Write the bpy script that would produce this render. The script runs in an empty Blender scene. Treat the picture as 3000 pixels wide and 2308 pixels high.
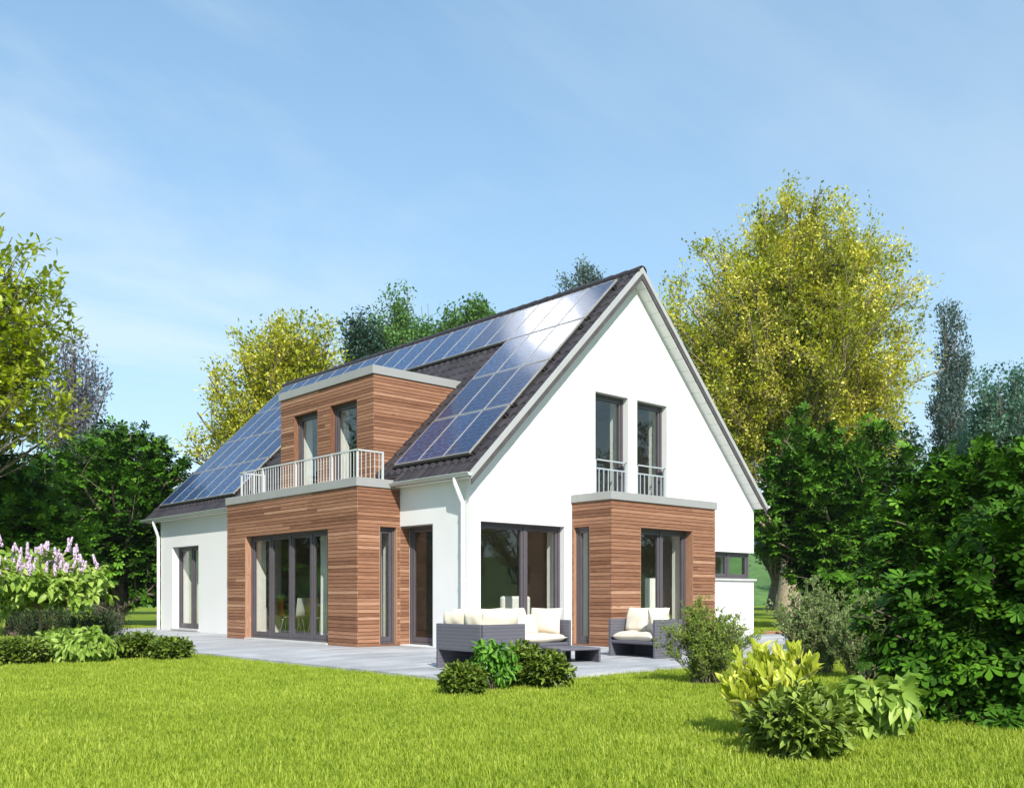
import bpy, bmesh, math, random
import numpy as np
from mathutils import Vector, Matrix
from mathutils.geometry import tessellate_polygon

random.seed(7)
sc = bpy.context.scene
COL = sc.collection
R = math.radians

# ------------------------------------------------------------------ camera
CAM = (-11.592, -13.884, 1.05)
TH = 0.8307
FPX, Y0 = 2783.4, 1741.7
cd = bpy.data.cameras.new("camera"); cam = bpy.data.objects.new("camera", cd); COL.objects.link(cam)
cam.location = CAM
cam.rotation_euler = (R(90), 0, TH - R(90))
cd.sensor_width = 36; cd.lens = 36 * FPX / 3000.0
cd.shift_y = (Y0 - 1154) / 3000.0
cd.clip_end = 2000; cd.clip_start = 0.05
sc.camera = cam
FW = (math.cos(TH), math.sin(TH)); RT = (math.sin(TH), -math.cos(TH))
GZ = -0.07
def at(x, d, z=GZ):
    r = (x - 1500) / FPX * d
    return Vector((CAM[0] + d * FW[0] + r * RT[0], CAM[1] + d * FW[1] + r * RT[1], z))
def zat(y, d):
    return CAM[2] - (y - Y0) / FPX * d

# ------------------------------------------------------------------ materials
class NT:
    def __init__(s, m):
        s.t = m.node_tree; s.t.nodes.clear()
    def n(s, ty, **kw):
        nd = s.t.nodes.new(ty)
        for k, v in kw.items(): setattr(nd, k, v)
        return nd
    def l(s, a, b): s.t.links.new(a, b)
    def math(s, op, a, b=None, c=None):
        nd = s.n('ShaderNodeMath', operation=op)
        for i, x in enumerate((a, b, c)):
            if x is None: continue
            if isinstance(x, (int, float)): nd.inputs[i].default_value = x
            else: s.l(x, nd.inputs[i])
        return nd.outputs[0]
    def ramp(s, fac, stops, interp='LINEAR'):
        nd = s.n('ShaderNodeValToRGB'); cr = nd.color_ramp; cr.interpolation = interp
        while len(cr.elements) < len(stops): cr.elements.new(0.5)
        for e, (p, c) in zip(cr.elements, stops):
            e.position = p; e.color = (c[0], c[1], c[2], 1) if not isinstance(c, (int, float)) else (c, c, c, 1)
        s.l(fac, nd.inputs[0]); return nd.outputs[0]
    def mix(s, fac, a, b, mode='MIX'):
        nd = s.n('ShaderNodeMix', data_type='RGBA', blend_type=mode)
        for i, x in ((0, fac), (6, a), (7, b)):
            if isinstance(x, (int, float)): nd.inputs[i].default_value = x
            elif isinstance(x, tuple): nd.inputs[i].default_value = (x[0], x[1], x[2], 1)
            else: s.l(x, nd.inputs[i])
        return nd.outputs[2]
    def coord(s, kind='Object', scale=(1, 1, 1), rot=(0, 0, 0)):
        tc = s.n('ShaderNodeTexCoord'); mp = s.n('ShaderNodeMapping')
        mp.inputs['Scale'].default_value = scale; mp.inputs['Rotation'].default_value = rot
        s.l(tc.outputs[kind], mp.inputs[0]); return mp.outputs[0]
    def noise(s, vec, scale=5, detail=4, rough=.5, dist=0):
        nd = s.n('ShaderNodeTexNoise'); s.l(vec, nd.inputs['Vector'])
        nd.inputs['Scale'].default_value = scale; nd.inputs['Detail'].default_value = detail
        nd.inputs['Roughness'].default_value = rough; nd.inputs['Distortion'].default_value = dist
        return nd.outputs['Fac']
    def bump(s, h, strength=.3, dist=.01):
        nd = s.n('ShaderNodeBump'); nd.inputs['Strength'].default_value = strength
        nd.inputs['Distance'].default_value = dist; s.l(h, nd.inputs['Height']); return nd.outputs[0]
    def pbsdf(s, col, rough=.5, metal=0, normal=None, spec=None, coat=None):
        p = s.n('ShaderNodeBsdfPrincipled')
        for k, v in (('Base Color', col), ('Roughness', rough), ('Metallic', metal), ('Specular IOR Level', spec), ('Coat Weight', coat)):
            if v is None: continue
            if isinstance(v, tuple): p.inputs[k].default_value = (v[0], v[1], v[2], 1)
            elif isinstance(v, (int, float)): p.inputs[k].default_value = v
            else: s.l(v, p.inputs[k])
        if normal is not None: s.l(normal, p.inputs['Normal'])
        return p
    def out(s, sh):
        o = s.n('ShaderNodeOutputMaterial'); s.l(sh, o.inputs['Surface'])

def newmat(name):
    m = bpy.data.materials.new(name); m.use_nodes = True
    return m, NT(m)

def simple(name, col, rough=.5, var=.12, vs=3.0, bscale=0, bstr=.2, metal=0, spec=None, bdist=.004):
    m, t = newmat(name)
    c = t.coord()
    n1 = t.noise(c, vs, 5, .6)
    dark = tuple(x * (1 - var) for x in col); lite = tuple(min(1, x * (1 + var)) for x in col)
    colr = t.ramp(n1, [(.3, dark), (.7, lite)])
    nm = None
    if bscale: nm = t.bump(t.noise(c, bscale, 4, .6), bstr, bdist)
    t.out(t.pbsdf(colr, rough, metal, nm, spec).outputs[0])
    return m

M = {}
def stucco():
    m, t = newmat('white_render')
    c = t.coord()
    n1 = t.noise(c, .7, 4, .6); n2 = t.noise(c, 140, 3, .7); n3 = t.noise(c, 28, 4, .65)
    col = t.ramp(n1, [(.3, (.70, .70, .685)), (.7, (.745, .745, .73))])
    h = t.math('ADD', n2, t.math('MULTIPLY', n3, .8))
    t.out(t.pbsdf(col, .9, 0, t.bump(h, .55, .006), .2).outputs[0]); return m
M['white'] = stucco()
M['soffit'] = None
def soffit():
    m, t = newmat('white_soffit_boards')
    c = t.coord()
    sx = t.n('ShaderNodeSeparateXYZ'); t.l(c, sx.inputs[0])
    fr = t.math('FRACT', t.math('DIVIDE', sx.outputs['Z'], .225))
    ln = t.math('LESS_THAN', fr, .05)
    col = t.mix(ln, (.80, .80, .78), (.60, .60, .58))
    t.out(t.pbsdf(col, .6, 0, t.bump(ln, .6, -.006)).outputs[0]); return m
M['soffit'] = soffit()
def wood(name, vertical=False):
    m, t = newmat(name)
    tc = t.n('ShaderNodeTexCoord'); sx = t.n('ShaderNodeSeparateXYZ'); t.l(tc.outputs['Object'], sx.inputs[0])
    at_ = t.n('ShaderNodeAttribute', attribute_name='lr')
    u = t.math('ADD', sx.outputs['X'], t.math('MULTIPLY', sx.outputs['Y'], 1.0))
    cb = t.n('ShaderNodeCombineXYZ')
    if vertical:
        t.l(t.math('MULTIPLY', sx.outputs['Z'], 1.6), cb.inputs[0]); t.l(t.math('MULTIPLY', u, 22), cb.inputs[1])
    else:
        t.l(t.math('MULTIPLY', u, 1.5), cb.inputs[0]); t.l(t.math('MULTIPLY', sx.outputs['Z'], 26), cb.inputs[1])
    t.l(t.math('MULTIPLY', at_.outputs['Fac'], 37.0), cb.inputs[2])
    g1 = t.noise(cb.outputs[0], 1.6, 5, .65, 1.2)
    g2 = t.noise(cb.outputs[0], 7.0, 4, .7, .4)
    # knots
    vo = t.n('ShaderNodeTexVoronoi'); vo.inputs['Scale'].default_value = .9
    cb2 = t.n('ShaderNodeCombineXYZ'); t.l(t.math('MULTIPLY', u, 1.4), cb2.inputs[0]); t.l(t.math('MULTIPLY', sx.outputs['Z'], 4.5), cb2.inputs[1]); t.l(t.math('MULTIPLY', at_.outputs['Fac'], 11.0), cb2.inputs[2])
    t.l(cb2.outputs[0], vo.inputs['Vector'])
    knot = t.ramp(vo.outputs['Distance'], [(.03, 1.0), (.10, 0.0)])
    v = t.math('ADD', t.math('MULTIPLY', g1, .62), t.math('MULTIPLY', at_.outputs['Fac'], .5))
    v = t.math('SUBTRACT', v, t.math('MULTIPLY', t.math('SUBTRACT', g2, .5), .45))
    col = t.ramp(v, [(.22, (.110, .046, .025)), (.42, (.205, .094, .052)), (.62, (.305, .152, .088)), (.85, (.45, .262, .165))])
    col = t.mix(t.math('MULTIPLY', knot, .5), col, (.12, .05, .03))
    t.out(t.pbsdf(col, .62, 0, t.bump(t.math('ADD', g2, g1), .35, .004), .25).outputs[0]); return m
M['wood'] = wood('larch_cladding'); M['woodv'] = wood('larch_reveal', True)
M['backing'] = simple('dark_backing', (.03, .02, .016), .9)
M['tile'] = simple('dark_roof_tile', (.062, .053, .058), .55, .22, 2.5, 60, .25)
M['slate'] = simple('verge_slate', (.075, .066, .066), .7, .2, 5, 40, .2)
M['coping'] = simple('grey_metal_coping', (.31, .31, .30), .45, .05, 2, 200, .08)
M['trim'] = simple('light_grey_trim', (.38, .38, .375), .45, .04, 2)
M['zinc'] = simple('pale_gutter_metal', (.52, .54, .52), .32, .06, 1.5, metal=.15)
M['pipe'] = simple('white_pipe', (.74, .76, .76), .35, .04, 1.5)
M['frame'] = simple('anthracite_frame', (.088, .078, .088), .38, .1, 3, 90, .06)
M['sill'] = simple('stone_sill', (.5, .5, .48), .6, .08, 6)
M['steel'] = simple('white_railing_steel', (.50, .52, .52), .32, .05, 2)
M['steelg'] = simple('galvanised_railing', (.48, .52, .54), .35, .08, 8, metal=.3)
M['rail'] = simple('dark_mounting_rail', (.022, .019, .018), .5)
M['alu'] = simple('panel_frame_metal', (.42, .40, .38), .42, .08, 6, metal=.4)
M['cream'] = simple('cream_fabric', (.66, .585, .465), .9, .06, 4, 110, .35, bdist=.006)
M['curtain'] = simple('white_curtain', (.78, .75, .70), .95, .05, 3, 60, .2)
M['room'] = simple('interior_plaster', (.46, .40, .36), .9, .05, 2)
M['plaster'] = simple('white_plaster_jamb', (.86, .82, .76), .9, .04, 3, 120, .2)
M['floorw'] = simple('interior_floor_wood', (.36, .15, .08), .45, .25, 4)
M['plastic'] = simple('white_plastic', (.78, .78, .74), .35, .02)
M['orange'] = simple('orange_plastic', (.75, .33, .02), .4, .05)
M['chrome'] = simple('chrome_legs', (.7, .7, .68), .2, .02, metal=.9)
M['rock'] = simple('garden_stone', (.36, .31, .26), .85, .35, 7, 22, .8, bdist=.03)
M['brick'] = simple('pink_brick_edging', (.55, .27, .20), .8, .2, 9)
M['bark'] = simple('grey_brown_bark', (.16, .125, .09), .9, .45, 9, 30, .9, bdist=.03)
M['barkpale'] = simple('pale_bark', (.27, .22, .14), .85, .4, 9, 30, .8, bdist=.02)
M['barkdark'] = simple('dark_bark', (.085, .065, .045), .9, .4, 8, 30, .8, bdist=.03)
M['soil'] = simple('border_soil', (.035, .025, .016), .95, .4, 9, 40, .8, bdist=.02)

def glass():
    m, t = newmat('window_glass')
    tr = t.n('ShaderNodeBsdfTransparent'); tr.inputs[0].default_value = (.93, .95, .94, 1)
    gl = t.n('ShaderNodeBsdfGlossy'); gl.inputs['Roughness'].default_value = 0.0; gl.inputs[0].default_value = (.95, 1, .97, 1)
    ge = t.n('ShaderNodeNewGeometry'); dt = t.n('ShaderNodeVectorMath', operation='DOT_PRODUCT')
    t.l(ge.outputs['Normal'], dt.inputs[0]); t.l(ge.outputs['Incoming'], dt.inputs[1])
    f = t.math('ADD', t.math('MULTIPLY', t.math('POWER', t.math('SUBTRACT', 1.0, t.math('ABSOLUTE', dt.outputs['Value'])), 4.6), .85), .05)
    mx = t.n('ShaderNodeMixShader'); t.l(f, mx.inputs[0]); t.l(tr.outputs[0], mx.inputs[1]); t.l(gl.outputs[0], mx.inputs[2])
    t.out(mx.outputs[0]); return m
M['glass'] = glass()

def cells():
    m, t = newmat('solar_cells')
    c = t.coord()
    sx = t.n('ShaderNodeSeparateXYZ'); t.l(c, sx.inputs[0])
    mp = t.coord('Object', (7, 26, 7))
    n1 = t.noise(mp, 1.0, 5, .75, .5)
    mp2 = t.coord('Object', (16, 60, 16), (0, 0, .12))
    n2 = t.noise(mp2, 1.0, 3, .8, .2)
    oi = t.n('ShaderNodeObjectInfo')
    v = t.math('ADD', t.math('MULTIPLY', n1, .75), t.math('MULTIPLY', n2, .25))
    v = t.math('ADD', v, t.math('MULTIPLY', t.math('SUBTRACT', oi.outputs['Random'], .5), .06))
    col = t.ramp(v, [(.42, (.002, .007, .030)), (.51, (.007, .026, .095)), (.58, (.028, .085, .21)), (.65, (.15, .27, .42))])
    gx = t.math('FRACT', t.math('ADD', t.math('DIVIDE', sx.outputs['X'], .126), .5))
    gy = t.math('FRACT', t.math('ADD', t.math('DIVIDE', sx.outputs['Y'], .148), .5))
    gl = t.math('MAXIMUM', t.math('LESS_THAN', gx, .045), t.math('LESS_THAN', gy, .04))
    col = t.mix(t.math('MULTIPLY', gl, .55), col, (.30, .34, .42))
    p = t.pbsdf(col, .35, 0, None, .2); p.inputs['Coat Weight'].default_value = .34
    p.inputs['Coat Roughness'].default_value = .03; p.inputs['Coat IOR'].default_value = 1.38
    t.out(p.outputs[0]); return m
M['cells'] = cells()

def wicker():
    m, t = newmat('dark_wicker')
    c = t.coord()
    sx = t.n('ShaderNodeSeparateXYZ'); t.l(c, sx.inputs[0])
    u = t.math('ADD', sx.outputs['X'], sx.outputs['Y'])
    cb = t.n('ShaderNodeCombineXYZ'); t.l(u, cb.inputs[0]); t.l(sx.outputs['Z'], cb.inputs[1])
    br = t.n('ShaderNodeTexBrick'); t.l(cb.outputs[0], br.inputs['Vector'])
    br.inputs['Scale'].default_value = 1.0; br.inputs['Brick Width'].default_value = .034; br.inputs['Row Height'].default_value = .0125
    br.inputs['Mortar Size'].default_value = .0014; br.inputs['Mortar Smooth'].default_value = .3
    br.inputs['Color1'].default_value = (.125, .121, .145, 1); br.inputs['Color2'].default_value = (.095, .093, .115, 1); br.inputs['Mortar'].default_value = (.05, .048, .06, 1)
    rowv = t.math('SINE', t.math('MULTIPLY', sx.outputs['Z'], 2 * math.pi / .05))
    col = t.mix(t.math('MULTIPLY', t.math('ADD', rowv, 1.0), .16), br.outputs['Color'], (.20, .195, .225))
    t.out(t.pbsdf(col, .5, 0, t.bump(br.outputs['Fac'], .5, -.003), .4).outputs[0]); return m
M['wicker'] = wicker()

def paving():
    m, t = newmat('grey_stone_paving')
    c = t.coord('Object', (1, 1, 1))
    st = t.coord('Object', (.55, 1.9, 1), (0, 0, R(40)))
    n1 = t.noise(st, 1.3, 6, .65, .6); n2 = t.noise(c, 26, 5, .7); n3 = t.noise(c, .35, 3, .5)
    v = t.math('ADD', t.math('MULTIPLY', n1, .55), t.math('ADD', t.math('MULTIPLY', n2, .35), t.math('MULTIPLY', n3, .15)))
    col = t.ramp(v, [(.38, (.21, .212, .222)), (.50, (.345, .35, .362)), (.62, (.50, .505, .515))])
    br = t.n('ShaderNodeTexBrick'); t.l(c, br.inputs['Vector'])
    br.offset = 0.5
    br.inputs['Scale'].default_value = 1.0; br.inputs['Brick Width'].default_value = 1.2; br.inputs['Row Height'].default_value = .6
    br.inputs['Mortar Size'].default_value = .0035; br.inputs['Mortar Smooth'].default_value = .2
    col = t.mix(t.math('MULTIPLY', br.outputs['Fac'], .35), col, (.2, .2, .21))
    t.out(t.pbsdf(col, .6, 0, t.bump(t.math('SUBTRACT', n2, br.outputs['Fac']), .25, .006), .4).outputs[0]); return m
M['paving'] = paving()

def lawnmat():
    m, t = newmat('lawn_ground')
    c = t.coord()
    n1 = t.noise(c, .12, 5, .6); n2 = t.noise(c, 3.0, 6, .75); n3 = t.noise(c, 40, 3, .7)
    v = t.math('ADD', t.math('MULTIPLY', n1, .4), t.math('ADD', t.math('MULTIPLY', n2, .35), t.math('MULTIPLY', n3, .3)))
    col = t.ramp(v, [(.38, (.12, .17, .016)), (.52, (.19, .26, .022)), (.66, (.27, .34, .036))])
    t.out(t.pbsdf(col, .95, 0, t.bump(t.math('ADD', n3, n2), .8, .05), .1).outputs[0]); return m
M['lawn'] = lawnmat()
def hillmat():
    m, t = newmat('meadow_grass')
    c = t.coord()
    n1 = t.noise(c, .08, 5, .6); n2 = t.noise(c, 1.2, 6, .8)
    v = t.math('ADD', t.math('MULTIPLY', n1, .5), t.math('MULTIPLY', n2, .5))
    col = t.ramp(v, [(.38, (.07, .14, .045)), (.55, (.12, .22, .06)), (.68, (.18, .30, .085))])
    t.out(t.pbsdf(col, .95, 0, t.bump(n2, .8, .3), .1).outputs[0]); return m
M['hill'] = hillmat()

def leafmat(name, stops, trans=.35, rough=.45, spec=.35, obj_random=False):
    """stops: colours across per-leaf random value; leaf undersides let light through"""
    m, t = newmat(name)
    if obj_random:
        a = t.n('ShaderNodeObjectInfo').outputs['Random']
        at_ = t.n('ShaderNodeAttribute', attribute_name='lr')
        a = t.math('ADD', t.math('MULTIPLY', a, .5), t.math('MULTIPLY', at_.outputs['Fac'], .45))
        gp = t.n('ShaderNodeNewGeometry'); pn = t.noise(gp.outputs['Position'], .55, 4, .6); pn2 = t.noise(gp.outputs['Position'], 3.2, 2, .5)
        a = t.math('ADD', a, t.math('ADD', t.math('MULTIPLY', t.math('SUBTRACT', pn, .5), .5), t.math('MULTIPLY', t.math('SUBTRACT', pn2, .5), .35)))
    else:
        a = t.n('ShaderNodeAttribute', attribute_name='lr').outputs['Fac']
    k = len(stops)
    col = t.ramp(a, [(i / (k - 1), s) for i, s in enumerate(stops)])
    p = t.pbsdf(col, rough, 0, None, spec)
    tl = t.n('ShaderNodeBsdfTranslucent')
    hs = t.n('ShaderNodeHueSaturation'); hs.inputs['Value'].default_value = 1.25; hs.inputs['Saturation'].default_value = 1.1; hs.inputs['Hue'].default_value = .49
    t.l(col, hs.inputs['Color']); t.l(hs.outputs[0], tl.inputs[0])
    mx = t.n('ShaderNodeMixShader'); mx.inputs[0].default_value = trans
    t.l(p.outputs[0], mx.inputs[1]); t.l(tl.outputs[0], mx.inputs[2]); t.out(mx.outputs[0]); return m
M['l_chest'] = leafmat('chestnut_leaf', [(.012, .040, .003), (.028, .080, .006), (.070, .175, .012), (.15, .32, .028)], .03, .6, .08)
M['l_oak'] = leafmat('oak_leaf', [(.13, .19, .012), (.30, .38, .022), (.58, .63, .08)], .4)
M['l_yellow'] = leafmat('yellow_green_leaf', [(.11, .17, .011), (.27, .32, .018), (.54, .54, .05), (.86, .78, .20)], .35)
M['l_birch'] = leafmat('birch_leaf', [(.06, .14, .03), (.12, .24, .055), (.19, .34, .09)], .3)
M['l_blue'] = leafmat('blue_green_leaf', [(.025, .06, .04), (.045, .095, .06), (.07, .135, .08)], .2)
M['l_poplar'] = leafmat('grey_poplar_leaf', [(.055, .09, .08), (.09, .14, .12), (.14, .20, .17)], .25)  # bluish paleness of distance haze is put into this leaf colour
M['l_plum'] = leafmat('purple_grey_leaf', [(.12, .115, .15), (.18, .18, .215), (.22, .25, .25)], .3)  # colour lightened to carry some distance haze
M['l_teal'] = leafmat('bluish_round_tree_leaf', [(.06, .13, .09), (.10, .20, .135), (.16, .28, .18)], .3)  # hazy blue of far trees is mixed into the leaf colour
M['l_laurel'] = leafmat('laurel_leaf', [(.05, .09, .010), (.14, .21, .025), (.34, .43, .09)], .15, .45, .25)
M['l_dark'] = leafmat('dark_shrub_leaf', [(.035, .065, .008), (.10, .155, .016), (.22, .29, .04)], .15, .45, .25)
M['l_shade'] = leafmat('shaded_shrub_leaf', [(.010, .026, .005), (.024, .052, .010), (.045, .085, .018)], .1)  # darker copy of the shrub leaf, shade put into the colour
M['l_lime'] = leafmat('lime_leaf', [(.22, .31, .02), (.52, .57, .07), (.85, .83, .26)], .4, .4, .4)
M['l_light'] = leafmat('bright_green_leaf', [(.11, .20, .025), (.26, .39, .06), (.46, .58, .14)], .3, .42, .3)
M['l_fresh'] = leafmat('fresh_green_leaf', [(.05, .15, .012), (.10, .26, .025), (.20, .40, .05)], .25, .42, .3)
M['l_willow'] = leafmat('rosemary_leaf', [(.09, .15, .018), (.20, .29, .04), (.38, .47, .09)], .25)
M['l_grey'] = leafmat('silver_leaf', [(.08, .135, .035), (.19, .27, .08), (.38, .46, .19)], .25)
M['lilac'] = leafmat('lilac_flower', [(.62, .45, .62), (.78, .62, .78), (.90, .78, .88)], .25, .7, .2)
M['l_grass'] = leafmat('grass_blade', [(.145, .215, .020), (.265, .36, .034), (.395, .48, .055), (.57, .62, .14)], .4, .5, .25, obj_random=True)

# ------------------------------------------------------------------ objects
ORG = {}
def tag(o, label=None, cat=None, group=None, kind=None):
    if label: o['label'] = label
    if cat: o['category'] = cat
    if group: o['group'] = group
    if kind: o['kind'] = kind
    return o
def thing(name, loc, label, cat, group=None):
    o = bpy.data.objects.new(name, None); COL.objects.link(o); o.location = loc
    o.empty_display_size = .3; ORG[o.name] = Vector(loc)
    return tag(o, label, cat, group)
def adopt(o, parent):
    if parent is not None:
        o.parent = parent; ORG[o.name] = ORG.get(parent.name, Vector((0, 0, 0)))
def copy_thing(o, parent=None, loc=None, rz=None, label=None):
    c = o.copy(); COL.objects.link(c); c.parent = parent
    if loc is not None: c.location = loc
    if rz is not None: c.rotation_euler = (0, 0, rz)
    if label: c['label'] = label
    for ch in o.children: copy_thing(ch, c)
    return c

class MB:
    def __init__(s): s.v = []; s.f = []; s.r = []; s.mi = []; s.mat = 0
    def add(s, vs, fs, r=0.5):
        o = len(s.v); s.v += [tuple(v) for v in vs]
        for f in fs: s.f.append(tuple(i + o for i in f)); s.r.append(r); s.mi.append(s.mat)
    def hexa(s, p, r=.5):
        s.add(p, [(0, 3, 2, 1), (4, 5, 6, 7), (0, 1, 5, 4), (1, 2, 6, 5), (2, 3, 7, 6), (3, 0, 4, 7)], r)
    def box(s, x0, x1, y0, y1, z0, z1, r=.5):
        s.hexa([(x0, y0, z0), (x1, y0, z0), (x1, y1, z0), (x0, y1, z0), (x0, y0, z1), (x1, y0, z1), (x1, y1, z1), (x0, y1, z1)], r)
    def pbox(s, P, u0, u1, z0, z1, d0, d1, r=.5):
        s.hexa([P(u0, z0, d0), P(u1, z0, d0), P(u1, z0, d1), P(u0, z0, d1), P(u0, z1, d0), P(u1, z1, d0), P(u1, z1, d1), P(u0, z1, d1)], r)
    def tube(s, pts, rad, n=10, caps=True):
        pts = [Vector(p) for p in pts]; K = len(pts)
        if not hasattr(rad, '__len__'): rad = [rad] * K
        vs = []; side = None
        for i, p in enumerate(pts):
            d = (pts[min(i + 1, K - 1)] - pts[max(i - 1, 0)]).normalized()
            if side is None:
                side = d.cross(Vector((0, 0, 1)) if abs(d.z) < .9 else Vector((1, 0, 0))).normalized()
            side = (side - d * side.dot(d)).normalized(); up = d.cross(side)
            for k in range(n):
                a = 2 * math.pi * k / n
                vs.append(p + (side * math.cos(a) + up * math.sin(a)) * rad[i])
        fs = [(i * n + k, i * n + (k + 1) % n, (i + 1) * n + (k + 1) % n, (i + 1) * n + k) for i in range(K - 1) for k in range(n)]
        if caps: fs += [tuple(range(n)), tuple((K - 1) * n + k for k in range(n))]
        s.add(vs, fs)
    def slab(s, loops, f, g, r=.5):
        """flat polygon with holes, given thickness: f front map, g back map"""
        allp = [p for lp in loops for p in lp]
        tris = tessellate_polygon([[Vector((p[0], p[1], 0)) for p in lp] for lp in loops])
        n = len(allp)
        vs = [f(*p) for p in allp] + [g(*p) for p in allp]
        fs = [tuple(t) for t in tris] + [tuple(i + n for i in t) for t in tris]
        o = 0
        for lp in loops:
            k = len(lp)
            for i in range(k):
                a, b = o + i, o + (i + 1) % k
                fs.append((a, b, b + n, a + n))
            o += k
        s.add(vs, fs, r)
    def build(s, name, mat, parent=None, label=None, smooth=False, bevel=0, recalc=True, fixorg=None, subsurf=0):
        me = bpy.data.meshes.new(name)
        off = fixorg if fixorg is not None else (ORG.get(parent.name, Vector((0, 0, 0))) if parent is not None else Vector((0, 0, 0)))
        me.from_pydata([tuple(Vector(v) - off) for v in s.v], [], s.f)
        a = me.attributes.new('lr', 'FLOAT', 'FACE'); a.data.foreach_set('value', s.r)
        for m in (mat if isinstance(mat, list) else [mat]): me.materials.append(m)
        me.polygons.foreach_set('material_index', s.mi)
        if recalc:
            bm = bmesh.new(); bm.from_mesh(me); bmesh.ops.recalc_face_normals(bm, faces=bm.faces); bm.to_mesh(me); bm.free()
        if smooth: me.polygons.foreach_set('use_smooth', [True] * len(me.polygons))
        me.update()
        o = bpy.data.objects.new(name, me); COL.objects.link(o)
        if parent is not None: adopt(o, parent)
        if fixorg is not None and parent is None: o.location = fixorg; ORG[o.name] = Vector(fixorg)
        if label: o['label'] = label
        if bevel:
            b = o.modifiers.new('bevel', 'BEVEL'); b.width = bevel; b.segments = 2; b.limit_method = 'ANGLE'; b.angle_limit = R(35)
        if subsurf:
            b = o.modifiers.new('sub', 'SUBSURF'); b.levels = b.render_levels = subsurf
        return o

def rect(u0, u1, v0, v1): return [(u0, v0), (u1, v0), (u1, v1), (u0, v1)]
PA = lambda a0: (lambda u, z, d=0: (a0 + d, u, z))        # plane x = a0, inward +x
PB = lambda b0: (lambda u, z, d=0: (u, b0 + d, z))        # plane y = b0, inward +y
def wallslab(mb, P, outer, holes, th, d0=0):
    mb.slab([outer] + [rect(*h) for h in holes], lambda u, z: P(u, z, d0), lambda u, z: P(u, z, d0 + th))

# ================================================================== HOUSE
W, L = 9.525, 14.64
OV, OVL = .28, .85
T0 = lambda a: 3.535 + min(a, W - a)
house = thing('house', (4.7, 7, 0), 'white gabled house with dark tiled roof, solar panels and wood clad bays', 'house')

# ---- walls
w = MB()
gable_outer = [(0, -.12), (W, -.12), (W, 1.42), (7.2, 1.42), (7.2, 2.12), (W, 2.12), (W, 3.28), (W / 2, 8.03), (0, 3.28)]
wallslab(w, PB(0), gable_outer, [(.272, 2.571, .03, 2.467), (3.0, 6.1, .02, 2.6), (3.517, 4.592, 3.16, 5.426), (4.9, 5.965, 3.16, 5.426)], .3)
wallslab(w, PA(0), rect(.3, L - .3, -.12, 3.28), [(1.148, 2.256, .02, 2.468), (2.5, 7.8, .021, 2.6), (11.977, 13.784, .06, 2.458)], .3)
w.slab([[(0, -.12), (W, -.12), (W, 3.28), (W / 2, 8.03), (0, 3.28)]], lambda u, z: (u, L - .3, z), lambda u, z: (u, L, z))
w.slab([[(.3, -.12), (L - .3, -.12), (L - .3, 3.28), (.3, 3.28), (.3, 2.12), (.8, 2.12), (.8, 1.42), (.3, 1.42)]], lambda u, z: (W - .3, u, z), lambda u, z: (W, u, z))
w.build('wall', M['white'], house)

# ---- roof deck with white soffit
DA0, DA1, DB0, DB1 = -.02, 2.28, 3.30, 7.22
dk = MB()
lo = rect(-OV + .036, L + OVL - .015, -.012, W / 2)
hole = [(DB0, .02), (DB1, .02), (DB1, DA1), (DB0, DA1)]
dk.slab([lo, hole], lambda b, a: (a, b, T0(a) - .235), lambda b, a: (a, b, T0(a) - .275))
dk.slab([rect(-OV + .036, L + OVL - .015, W / 2, W + .012)], lambda b, a: (a, b, T0(a) - .235), lambda b, a: (a, b, T0(a) - .275))
dk.box(W + .001, W + .168, -OV + .015, L + OVL - .02, 3.262, 3.274)
dk.box(-.168, -.013, -OV + .015, 2.22, 3.262, 3.274); dk.box(-.168, -.013, 8.045, L + OVL - .02, 3.262, 3.274)
dk.build('soffit', M['soffit'], house)
core = MB()
core.slab([rect(-.242, L + OVL - .02, .03, W / 2), hole], lambda b, a: (a, b, T0(a) - .06), lambda b, a: (a, b, T0(a) - .232))
core.slab([rect(-.242, L + OVL - .02, W / 2, W - .03)], lambda b, a: (a, b, T0(a) - .06), lambda b, a: (a, b, T0(a) - .232))
core.build('roof_deck', M['backing'], house)

# ---- tiles
def tiles(side):
    pitch, cs = .235, .245     # roll pitch along the eave, course step in plan (x)
    nb = 8
    V = []; F = []; Rr = []
    b0, b1 = -OV + .05, L + OVL - .01
    nroll = int((b1 - b0) / pitch)
    pitch = (b1 - b0) / nroll
    NB = nroll * nb + 1
    bs = [b0 + i * pitch / nb for i in range(NB)]
    prof = [.050 * (abs(math.sin(math.pi * (i % nb) / nb)) ** .8) for i in range(NB)]
    nc = 20; a_lo, a_hi = -.185, W / 2
    cs = (a_hi - a_lo) / nc
    rng = random.Random(3)
    for c in range(nc):
        a0 = a_lo + c * cs; a1 = a0 + cs + .03
        o = len(V)
        for i, b in enumerate(bs):
            for (aa, h) in ((a0 + .002, -.03), (a0, .012 + prof[i]), (a0 + .012, .018 + prof[i]), (a1, -.012 + prof[i])):
                z = 3.535 - .045 + aa + h * 1.2
                x = aa - h * .35
                V.append((x if side == 0 else W - x, b, z))
        for i in range(NB - 1):
            bc = .5 * (bs[i] + bs[i + 1]); ac = a0 + .12
            if side == 0 and DB0 < bc < DB1 and ac < DA1 + .05: continue
            if side == 0 and 2.24 < bc < 8.03 and ac < -.0: continue
            r = rng.random() if i % nb == 0 else (Rr[-1] if Rr else .5)
            for k in range(3):
                F.append((o + i * 4 + k, o + (i + 1) * 4 + k, o + (i + 1) * 4 + k + 1, o + i * 4 + k + 1)); Rr.append(r)
    return V, F, Rr
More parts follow.
